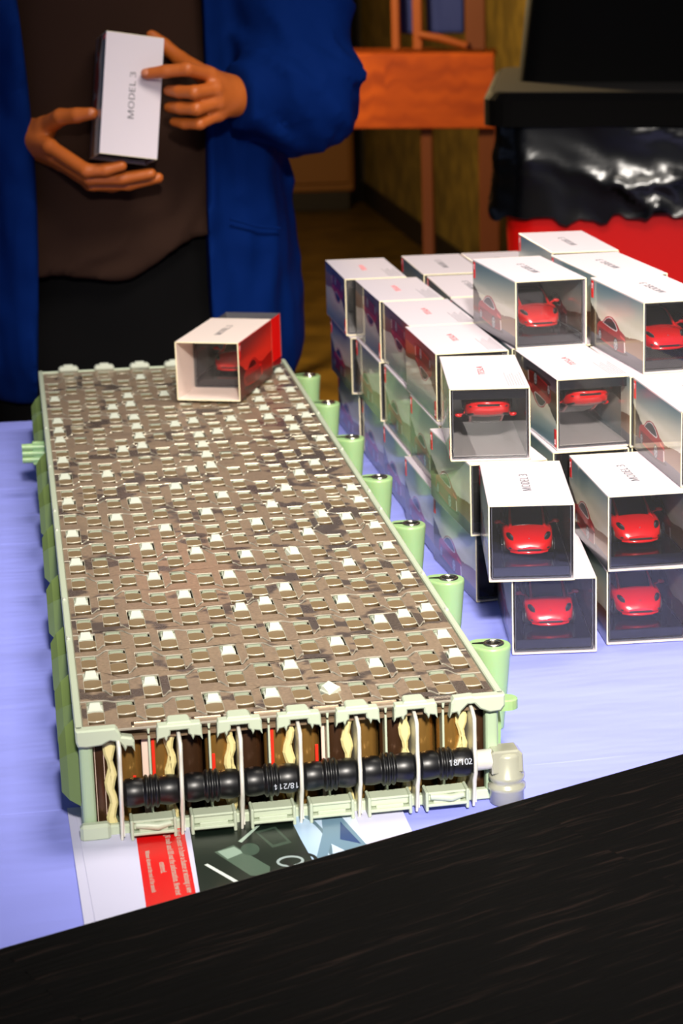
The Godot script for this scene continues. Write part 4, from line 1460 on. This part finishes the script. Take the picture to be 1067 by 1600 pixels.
# ------------------------------------------------------------------ the hall behind
func hall():
	var s := Shape.new()
	s.box(Vector3(0.0, -LIFT - 0.05, -3.0), Vector3(16.0, 0.1, 18.0))
	struct("floor", s, mats.floor_olive)
	s = Shape.new()
	s.box(Vector3(1.647 + 0.08, 0.78, -6.55), Vector3(0.16, 3.2, 5.5))
	struct("wall_right", s, mats.wall_olive)
	s = Shape.new()
	s.box(Vector3(1.640, -LIFT + 0.05, -6.55), Vector3(0.016, 0.10, 5.5), 0.003)
	struct("baseboard_right", s, mats.baseboard_dark)
	s = Shape.new()
	s.box(Vector3(-2.0, 0.78, -9.42), Vector3(12.0, 3.2, 0.2))
	struct("wall_back", s, mats.baseboard_dark)
	s = Shape.new()
	s.box(Vector3(-1.0, 2.45, -6.6), Vector3(13.0, 0.14, 6.4))
	struct("added_roof", s, mats.added_roof_grey)  # unseen roof slab added to keep sky light off the background
	# brown cabinet against the back wall
	var c := thing("wooden_cabinet", "brown wooden cabinet standing against the far wall, between the visitor and the olive wall", "cabinet", Vector3(1.05, -LIFT, -9.15))
	s = Shape.new()
	s.box(Vector3(1.05, -0.24, -9.15), Vector3(1.0, 0.98, 0.30), 0.01)
	part("body", s, mats.wood_cabinet, c, true)
	s = Shape.new()
	s.box(Vector3(1.05, -0.77, -9.14), Vector3(0.96, 0.10, 0.26), 0.004)
	part("plinth", s, mats.baseboard_dark, c, true)
	for k in 2:
		s = Shape.new()
		s.box(Vector3(0.81 + 0.49 * k, -0.24, -8.99), Vector3(0.46, 0.90, 0.02), 0.006)
		var d := part("door", s, mats.wood_cabinet, c, true)
		s = Shape.new()
		s.box(Vector3(0.99 + 0.13 * k, -0.10, -8.97), Vector3(0.02, 0.10, 0.02), 0.005)
		part("handle", s, mats.wood_brown, d)
	# orange wooden counter
	var t := thing("wooden_counter", "orange wooden counter with a deep front board, behind the visitor's elbow", "counter", Vector3(1.05, -LIFT, -5.0), -0.245)
	s = Shape.new()
	s.group = -1
	s.box(Vector3(0.0, 0.8725, 0.0), Vector3(0.66, 0.215, 0.03), 0.006)
	var apron := Shape.new()
	apron.prism(rrect(Vector2(-0.035, 0.862), Vector2(0.70, 0.214), 0.006, 2), -0.012, 0.014, 0.003, Transform3D(), Vector2(1.4, 1.8))
	part("front_board", apron, mats.wood_orange, t)
	s = Shape.new()
	s.prism(rrect(Vector2(0.0, 0.17), Vector2(0.62, 0.34), 0.01, 2), 0.945, 0.964, 0.004, Transform3D(FLOOR_WAYS, Vector3.ZERO), Vector2(1.4, 1.2))
	part("counter_top", s, mats.wood_orange, t)
	for x in [-0.335, 0.115, 0.295]:
		s = Shape.new()
		s.box(Vector3(x, 0.38, -0.03), Vector3(0.035 if x != 0.295 else 0.06, 0.76, 0.04), 0.004)
		part("leg", s, mats.wood_brown, t)
	# rack on the counter with blue cloths
	var ch := thing("wooden_rack", "wooden rack with upright posts standing on the orange counter", "rack", Vector3(1.20, 0.1495, -5.10), -0.245)
	for q in [[-0.098, 0.012], [-0.034, 0.014], [0.135, 0.030]]:
		s = Shape.new()
		s.box(Vector3(q[0], 0.21, 0.0), Vector3(q[1] * 2, 0.42, 0.03), 0.004)
		part("post", s, mats.wood_rack if q[1] < 0.02 else mats.wood_brown, ch)
	s = Shape.new()
	s.tube([Vector3(-0.03, 0.046, 0.02), Vector3(0.03, 0.036, 0.022), Vector3(0.11, 0.014, 0.02)], [0.011, 0.012, 0.011], 10)
	part("brace", s, mats.wood_rack, ch)
	s = Shape.new()
	s.box(Vector3(0.01, 0.40, -0.005), Vector3(0.25, 0.03, 0.02), 0.004)
	part("top_bar", s, mats.wood_brown, ch)
	for q in [[-0.066, 0.022, "narrow strip of blue cloth hanging between the two left posts of the rack"], [0.045, 0.055, "wide blue cloth hanging in the right bay of the rack"]]:
		var jk := thing("blue_cloth", q[2], "cloth", Vector3(1.20, 0.1495, -5.10), -0.245, "blue cloths on the rack")
		s = Shape.new()
		var nn := noise(55, 12.0, 2)
		s.nets(func(p: Vector3):
			var d := Vector3(absf(p.x - q[0]) - q[1] + 0.006, absf(p.y - 0.21) - 0.158, absf(p.z + 0.03) - 0.001).max(Vector3.ZERO).length() - 0.007
			return d + 0.004 * nn.get_noise_3d(p.x, p.y * 0.2, p.z), Vector3(q[0] - 0.09, 0.02, -0.07), Vector3(q[0] + 0.09, 0.40, 0.01), 0.006)
		part("cloth_fall", s, mats.fabric_blue, jk)
	# trash bin
	var b := thing("trash_bin", "red trash bin behind the boxes, black bag folded over its black rim", "trash bin", Vector3(1.215, -LIFT, -2.62), -0.245)
	s = Shape.new()
	var rings := []
	for st in [[0.06, 0.25, 0.26], [0.10, 0.27, 0.28], [0.60, 0.31, 0.30], [0.98, 0.325, 0.31]]:
		var ring := []
		for q in rrect(Vector2.ZERO, Vector2(st[1] * 2, st[2] * 2), 0.05, 4):
			ring.append(Vector3(q.x, st[0], -q.y))
		rings.append(ring)
	s.loft(rings, true, true, true)
	part("body", s, mats.bin_red, b)
	for x in [-0.24, 0.24]:
		s = Shape.new()
		s.lathe([Vector2(0, -0.025), Vector2(0.08, -0.025), Vector2(0.09, -0.015), Vector2(0.09, 0.015), Vector2(0.08, 0.025), Vector2(0, 0.025)], 20, Transform3D(Basis(Vector3(0, 0, 1), PI / 2), Vector3(x, 0.09, -0.25)), true)
		part("wheel", s, mats.bin_black, b)
	s = Shape.new()
	var nb := noise(61, 4.5, 3)
	var rough := rrect(Vector2.ZERO, Vector2(0.665, 0.635), 0.06, 10)
	var path := PackedVector2Array()
	for i in rough.size():
		var a: Vector2 = rough[i]
		var e: Vector2 = rough[(i + 1) % rough.size()]
		var n := maxi(1, int(a.distance_to(e) / 0.01))
		for k in n:
			path.append(a.lerp(e, float(k) / n))
	s.sheet(func(u: float, v: float):
		var f: float = u * path.size()
		var i := int(f) % path.size()
		var q: Vector2 = path[i].lerp(path[(i + 1) % path.size()], f - int(f))
		var y := lerpf(0.838 + 0.022 * nb.get_noise_1d(u * 9.0), 1.005, v)
		# folds run down to the right round the bin
		var across := u * 2.5 * 0.6 + v * 0.2
		var along := u * 2.5 - v * 0.12
		var ridge := pow(1.0 - absf(nb.get_noise_2d(across * 1.1, along * 0.30)), 9.0)
		var fold := 0.010 * ridge * (0.3 + 0.7 * (1.0 - v)) + 0.006 * nb.get_noise_2d(across * 0.8 + 50.0, along * 0.3)
		var out := q.normalized() * (fold + 0.006 + 0.010 * (1.0 - v))
		return Vector3(q.x + out.x, y, -(q.y + out.y)), 220, 22)
	part("bag", s, mats.bag_black, b)
	s = Shape.new()
	s.prism(rrect(Vector2.ZERO, Vector2(0.71, 0.68), 0.05, 5), 1.000, 1.058, 0.012, Transform3D(FLOOR_WAYS, Vector3.ZERO))
	var lr := part("lid_rim", s, mats.bin_black, b)
	s = Shape.new()
	s.prism(rrect(Vector2.ZERO, Vector2(0.68, 0.65), 0.045, 5), 1.0575, 1.0595, 0.001, Transform3D(FLOOR_WAYS, Vector3.ZERO))
	part("dusty_top", s, mats.rim_dust, lr)
	s = Shape.new()
	rings = []
	for st in [[1.055, 0.30, 0.20, 0.045], [1.30, 0.275, 0.17, 0.06], [1.42, 0.24, 0.15, 0.075]]:
		var ring := []
		for q in rrect(Vector2(0.0, 0.10), Vector2(st[1] * 2, st[2] * 2), st[3], 5):
			ring.append(Vector3(q.x, st[0], -q.y))
		rings.append(ring)
	s.loft(rings, true, true, true)
	var hood := part("lid_hood", s, mats.bin_black, b)
	s = Shape.new()
	s.prism(rrect(Vector2(0.20, 1.19), Vector2(0.17, 0.25), 0.06, 6), 0.03, 0.125, 0.01)
	part("hood_panel", s, mats.bin_black, hood)
	# added globe that carries the warm fill light
	var hl := thing("added_hall_lamp", "added round warm globe hidden behind the visitor, brightening the hall", "lamp", Vector3(0.22, 0.86, -4.3))
	s = Shape.new()
	ball(s, Vector3.ZERO, Vector3(0.13, 0.13, 0.13), Basis(), 20)
	part("added_globe", s, mats.added_glow_warm, hl)
	s = Shape.new()
	s.tube([Vector3(0, 0.12, 0), Vector3(0, 1.52, 0)], [0.008, 0.008], 8)
	part("cord", s, mats.added_lamp_shell, hl)
	# added glowing panel for the area light over the bench
	var l := thing("added_top_lamp", "added square glowing panel above the table, out of view", "lamp", Vector3(0.50, 1.41, -0.45))
	s = Shape.new()
	s.box(Vector3(0, 0.035, 0), Vector3(0.66, 0.05, 0.66), 0.01)
	part("housing", s, mats.added_lamp_shell, l)
	s = Shape.new()
	s.box(Vector3(0, 0.006, 0), Vector3(0.60, 0.008, 0.60), 0.002)
	part("added_panel", s, mats.added_glow, l)
	# added head and stand for the spot behind the camera
	var sl := thing("added_spot_lamp", "added black spot on a stand, out of view, aimed at the table", "lamp", Vector3(0.08, -LIFT, 2.05))
	var aim := Basis.looking_at(Vector3(0.52, 0.0, -0.48) - Vector3(0.08, 1.42, 2.05))
	s = Shape.new()
	s.lathe([Vector2(0.0, 0.20), Vector2(0.07, 0.19), Vector2(0.08, 0.06), Vector2(0.11, 0.012), Vector2(0.105, 0.012), Vector2(0.075, 0.06)], 24, Transform3D(aim * Basis(Vector3.RIGHT, PI / 2), Vector3(0, 1.42 + LIFT, 0)))
	part("added_spot_head", s, mats.bin_black, sl)
	s = Shape.new()
	s.lathe([Vector2(0.0, 0.05), Vector2(0.075, 0.05)], 24, Transform3D(aim * Basis(Vector3.RIGHT, PI / 2), Vector3(0, 1.42 + LIFT, 0)))
	part("added_spot_face", s, mats.added_glow, sl)
	s = Shape.new()
	s.tube([Vector3(0, 0.02, 0.06), Vector3(0, 1.42 + LIFT, 0.06)], [0.015, 0.012], 10)
	for k in 3:
		s.tube([Vector3(0, 0.35, 0.06), Vector3(0.35 * sin(TAU * k / 3), 0.012, 0.06 + 0.35 * cos(TAU * k / 3))], [0.010, 0.010], 8)
	part("stand", s, mats.bin_black, sl)

# ------------------------------------------------------------------ the visitor
func cap(p: Vector3, a: Vector3, b: Vector3, ra: float, rb: float) -> float:
	var d := b - a
	var h := clampf((p - a).dot(d) / d.length_squared(), 0.0, 1.0)
	return (p - a - d * h).length() - lerpf(ra, rb, h)

func smin(a: float, b: float, k: float) -> float:
	var h := maxf(k - absf(a - b), 0.0) / k
	return minf(a, b) - h * h * k * 0.25

func hand_field(p: Vector3, wrist: Vector3, arm: Vector3, fingers: Array, thumb: Array) -> float:
	var palm := cap(p, arm, wrist, 0.030, 0.024)
	for i in 4:
		palm = smin(palm, cap(p, wrist.lerp(fingers[i][0], 0.25), fingers[i][0], 0.017, 0.0105), 0.012)
	palm = smin(palm, cap(p, wrist, thumb[0], 0.020, 0.0135), 0.014)
	var d := palm
	for i in 4:
		var f: Array = fingers[i]
		var r := 0.0088 if i < 3 else 0.0076
		var q := cap(p, f[0], f[1], r + 0.0008, r + 0.0003)
		q = smin(q, cap(p, f[1], f[2], r, r - 0.0005), 0.003)
		q = smin(q, cap(p, f[2], f[3], r - 0.0004, r - 0.0016), 0.003)
		q = minf(q, (p - f[1]).length() - r - 0.0009)
		d = smin(d, q, 0.0035) if q < palm + 0.02 else minf(d, q)
	var t := cap(p, thumb[0], thumb[1], 0.0130, 0.0108)
	t = smin(t, cap(p, thumb[1], thumb[2], 0.0104, 0.0098), 0.004)
	t = smin(t, cap(p, thumb[2], thumb[3], 0.0098, 0.0078), 0.003)
	return smin(d, t, 0.007)

func visitor():
	var o := thing("person", "person in an open blue jacket and brown shirt, holding a box in both hands", "person", Vector3(0.125, -LIFT, -1.66))
	var V := func(x, y, z) -> Vector3: return Vector3(x, y, z)
	var rw := Vector3(0.272, 0.312, -1.497)
	var re := Vector3(0.365, 0.312, -1.545)
	var rs := Vector3(0.335, 0.560, -1.690)
	var rf := [
		[Vector3(0.239, 0.343, -1.461), Vector3(0.209, 0.352, -1.438), Vector3(0.182, 0.349, -1.447), Vector3(0.158, 0.346, -1.456)],
		[Vector3(0.245, 0.325, -1.454), Vector3(0.216, 0.323, -1.434), Vector3(0.198, 0.323, -1.451), Vector3(0.186, 0.323, -1.467)],
		[Vector3(0.248, 0.308, -1.459), Vector3(0.218, 0.302, -1.438), Vector3(0.199, 0.302, -1.455), Vector3(0.186, 0.302, -1.471)],
		[Vector3(0.248, 0.292, -1.466), Vector3(0.222, 0.282, -1.448), Vector3(0.204, 0.281, -1.463), Vector3(0.191, 0.283, -1.474)]]
	var rt := [Vector3(0.238, 0.338, -1.490), Vector3(0.208, 0.358, -1.535), Vector3(0.188, 0.376, -1.552), Vector3(0.173, 0.389, -1.559)]
	var lw := Vector3(0.003, 0.258, -1.595)
	var le := Vector3(-0.135, 0.240, -1.640)
	var ls := Vector3(-0.080, 0.560, -1.690)
	var lf := [
		[Vector3(0.034, 0.252, -1.509), Vector3(0.077, 0.225, -1.462), Vector3(0.101, 0.226, -1.456), Vector3(0.121, 0.231, -1.452)],
		[Vector3(0.039, 0.238, -1.525), Vector3(0.081, 0.213, -1.479), Vector3(0.121, 0.213, -1.468), Vector3(0.158, 0.219, -1.460)],
		[Vector3(0.047, 0.227, -1.542), Vector3(0.085, 0.203, -1.499), Vector3(0.130, 0.203, -1.487), Vector3(0.168, 0.211, -1.480)],
		[Vector3(0.056, 0.222, -1.559), Vector3(0.082, 0.199, -1.525), Vector3(0.110, 0.197, -1.515), Vector3(0.139, 0.201, -1.509)]]
	var lt := [Vector3(0.030, 0.274, -1.545), Vector3(0.050, 0.290, -1.505), Vector3(0.070, 0.293, -1.487), Vector3(0.089, 0.296, -1.477)]
	var headc := Vector3(0.150, 0.835, -1.665)
	var body := Shape.new()
	body.nets(func(p: Vector3):
		var q := Vector3((p.x - 0.13) / 1.4, p.y, p.z)
		var d := cap(q, Vector3(0, -0.02, -1.66), Vector3(0.004, 0.46, -1.68), 0.105, 0.115)
		d = smin(d, cap(p, Vector3(-0.06, 0.545, -1.69), Vector3(0.32, 0.545, -1.69), 0.06, 0.06), 0.06)
		d = smin(d, cap(p, Vector3(0.14, 0.58, -1.69), Vector3(0.146, 0.72, -1.68), 0.058, 0.052), 0.04)
		d = smin(d, cap(p, headc + Vector3(0, 0.045, -0.012), headc + Vector3(0, -0.055, 0.022), 0.084, 0.058), 0.03)
		d = smin(d, cap(p, headc + Vector3(0, 0.0, 0.080), headc + Vector3(0, -0.030, 0.098), 0.010, 0.014), 0.012)
		d = smin(d, cap(p, headc + Vector3(-0.018, -0.062, 0.078), headc + Vector3(0.018, -0.062, 0.078), 0.007, 0.007), 0.006)
		for s in [-1.0, 1.0]:
			d = smin(d, cap(p, headc + Vector3(0.080 * s, 0.012, -0.01), headc + Vector3(0.078 * s, -0.030, 0.0), 0.013, 0.009), 0.01)
		d = smin(d, cap(p, rs, re, 0.055, 0.045), 0.03)
		d = smin(d, cap(p, re, rw, 0.042, 0.027), 0.02)
		d = smin(d, cap(p, ls, le, 0.055, 0.045), 0.03)
		d = smin(d, cap(p, le, lw, 0.042, 0.027), 0.02)
		for s in [-1.0, 1.0]:
			var hx: float = 0.13 + 0.088 * s
			d = smin(d, cap(p, Vector3(hx, -0.04, -1.66), Vector3(hx + 0.01 * s, -0.39, -1.655), 0.083, 0.058), 0.04)
			d = smin(d, cap(p, Vector3(hx + 0.01 * s, -0.39, -1.655), Vector3(hx + 0.015 * s, -0.755, -1.685), 0.055, 0.038), 0.03)
			d = smin(d, cap(p, Vector3(hx + 0.015 * s, -0.775, -1.69), Vector3(hx + 0.03 * s, -0.795, -1.55), 0.036, 0.022), 0.02)
		return d, Vector3(-0.26, -0.84, -1.86), Vector3(0.48, 0.99, -1.46), 0.0145)
	body.nets(func(p: Vector3): return hand_field(p, rw, rw.lerp(re, 0.35), rf, rt), Vector3(0.138, 0.255, -1.585), Vector3(0.32, 0.41, -1.415), 0.0030)
	body.nets(func(p: Vector3): return hand_field(p, lw, lw.lerp(le, 0.30), lf, lt), Vector3(-0.06, 0.175, -1.64), Vector3(0.190, 0.315, -1.43), 0.0030)
	part("body", body, mats.skin, o, true)
	# finger nails that the photograph shows
	for q in [[rf[0], 1.0], [lt, 1.0]]:
		var f: Array = q[0]
		var dir: Vector3 = (f[3] - f[2]).normalized()
		var n := Shape.new()
		var out := Vector3(0.05, 0.45, 0.9).normalized()
		out = (out - dir * out.dot(dir)).normalized()
		ball(n, f[3] + out * 0.0052 - dir * 0.001, Vector3(0.0062, 0.0050, 0.0026), Basis(dir, out.cross(dir).normalized(), out), 14)
		part("finger_nail", n, mats.nail, o, true)
	for s in [-1.0, 1.0]:
		var e := Shape.new()
		ball(e, headc + Vector3(0.031 * s, 0.006, 0.066), Vector3(0.013, 0.010, 0.012), Basis(), 14)
		part("eye", e, mats.eye_white, o, true)
	var hair := Shape.new()
	hair.nets(func(p: Vector3):
		var d := cap(p, headc + Vector3(0, 0.05, -0.018), headc + Vector3(0, 0.0, -0.025), 0.094, 0.085)
		return maxf(d, -(p.y - headc.y + 0.02 - 1.1 * (p.z - headc.z - 0.02))) , headc - Vector3(0.12, 0.14, 0.14), headc + Vector3(0.12, 0.17, 0.12), 0.01)
	part("hair", hair, mats.hair_black, o, true)
	# shirt
	var nz := noise(71, 9.0, 2)
	var sh := Shape.new()
	sh.nets(func(p: Vector3):
		var q := Vector3((p.x - 0.128) / 1.45, p.y, p.z)
		var d := cap(q, Vector3(0, 0.05, -1.655), Vector3(0.006, 0.48, -1.68), 0.122, 0.122)
		var low := smoothstep(0.30, 0.08, p.y)
		d += low * (0.0062 * sin((p.y - 0.42 * (p.x - 0.1) * (p.x + 0.15) * 6.0) * 95.0 + 3.0 * nz.get_noise_2d(p.x, p.y)) * (0.4 + 0.6 * absf(nz.get_noise_2d(p.x * 0.6 + 4.0, p.y * 0.6))))
		d += 0.003 * nz.get_noise_3d(p.x * 0.8, p.y * 0.4, p.z)
		d -= 0.008 * smoothstep(0.17, 0.10, p.y)
		var hem := 0.072 + 0.050 * smoothstep(0.11, 0.245, p.x) + 0.004 * sin(p.x * 40.0)
		return maxf(d * 0.95, hem - p.y), Vector3(-0.09, 0.05, -1.82), Vector3(0.35, 0.62, -1.49), 0.0085)
	part("shirt", sh, mats.shirt_brown, o, true)
	# jacket with its sleeves
	var nj := noise(72, 7.0, 3)
	var jk := Shape.new()
	jk.nets(func(p: Vector3):
		var q := Vector3((p.x - 0.135) / 1.5, p.y, p.z)
		var d := cap(q, Vector3(0, -0.02, -1.665), Vector3(0.0, 0.47, -1.69), 0.160, 0.150)
		d += 0.014 * nj.get_noise_3d(p.x * 1.8, p.y * 0.25, p.z * 1.0) + 0.0035 * sin(p.x * 75.0 + 3.0 * nj.get_noise_2d(p.y, p.x))
		d = maxf(d, -0.098 + 0.01 * sin(p.x * 9.0) - p.y)
		# open down the front
		var xl := 0.004 + 0.010 * sin(p.y * 7.0)
		var xr := 0.238 - 0.004 * sin(p.y * 9.0 + 1.0)
		d = maxf(d, minf(minf(p.x - xl, xr - p.x), p.z + 1.66))
		var a := cap(p, rs + Vector3(0.008, 0, 0), re + Vector3(0.004, 0.006, 0.004), 0.088, 0.073)
		var fold := nj.get_noise_3d(p.x * 1.6 + p.y * 1.6, (p.y - p.x) * 0.5, p.z * 0.8)
		a = smin(a, cap(p, re + Vector3(0.0, -0.004, 0.004), rw + Vector3(0.012, 0.001, 0.0), 0.070, 0.041), 0.03)
		a += 0.012 * fold + 0.0032 * sin((p.x * 0.55 + p.y * 0.85) * 105.0 + 5.0 * fold)
		a -= 0.010 * pow(1.0 - absf(nj.get_noise_3d(p.x * 1.3 + p.y * 1.0 + 7.0, (p.y - p.x) * 0.35, p.z * 0.6)), 7.0)
		var cut := (p - (rw + Vector3(0.002, 0, 0))).dot((re - rw).normalized())
		a = maxf(a, -cut)
		var cuff := absf(cap(p, rw + Vector3(0.004, 0, 0), rw.lerp(re, 0.22), 0.040, 0.041)) - 0.0045
		a = minf(a, maxf(cuff, -cut))
		var b := cap(p, ls, le, 0.088, 0.075)
		b = smin(b, cap(p, le, lw, 0.070, 0.040), 0.03)
		b += 0.010 * fold
		b = maxf(b, -(p - (lw + Vector3(-0.010, 0, 0))).dot((le - lw).normalized()))
		return smin(d, minf(a, b), 0.018) * 0.9, Vector3(-0.30, -0.13, -1.88), Vector3(0.47, 0.68, -1.42), 0.0085)
	part("jacket", jk, mats.jacket_blue, o, true)
	var pocket := Shape.new()
	pocket.tube([Vector3(0.262, 0.150, -1.5105), Vector3(0.300, 0.138, -1.516), Vector3(0.330, 0.132, -1.535)], [0.0018, 0.0022, 0.0018], 6)
	part("pocket_seam", pocket, mats.jacket_blue, o, true)
	# trousers
	var tr := Shape.new()
	tr.nets(func(p: Vector3):
		var q := Vector3((p.x - 0.128) / 1.4, p.y, p.z)
		var d := cap(q, Vector3(0, -0.05, -1.665), Vector3(0, 0.13, -1.665), 0.118, 0.112)
		for s in [-1.0, 1.0]:
			var hx: float = 0.128 + 0.092 * s
			d = smin(d, cap(p, Vector3(hx, -0.06, -1.66), Vector3(hx + 0.008 * s, -0.40, -1.655), 0.098, 0.078), 0.03)
			d = smin(d, cap(p, Vector3(hx + 0.008 * s, -0.40, -1.655), Vector3(hx + 0.012 * s, -0.775, -1.685), 0.076, 0.062), 0.03)
		d += 0.004 * nz.get_noise_3d(p.x, p.y * 0.6, p.z)
		return maxf(d, p.y - 0.135), Vector3(-0.12, -0.83, -1.80), Vector3(0.36, 0.17, -1.50), 0.012)
	part("trousers", tr, mats.trousers_black, o, true)
	for s in [-1.0, 1.0]:
		var x: float = 0.128 + 0.10 * s
		var f := Shape.new()
		f.nets(func(p: Vector3):
			return maxf(smin(cap(p, Vector3(x, -0.775, -1.70), Vector3(x + 0.016 * s, -0.792, -1.545), 0.045, 0.034), cap(p, Vector3(x, -0.73, -1.69), Vector3(x, -0.78, -1.70), 0.048, 0.048), 0.02), -LIFT - p.y), Vector3(x - 0.08, -0.83, -1.78), Vector3(x + 0.08, -0.67, -1.48), 0.009)
		part("shoe", f, mats.shoe_black, o, true)
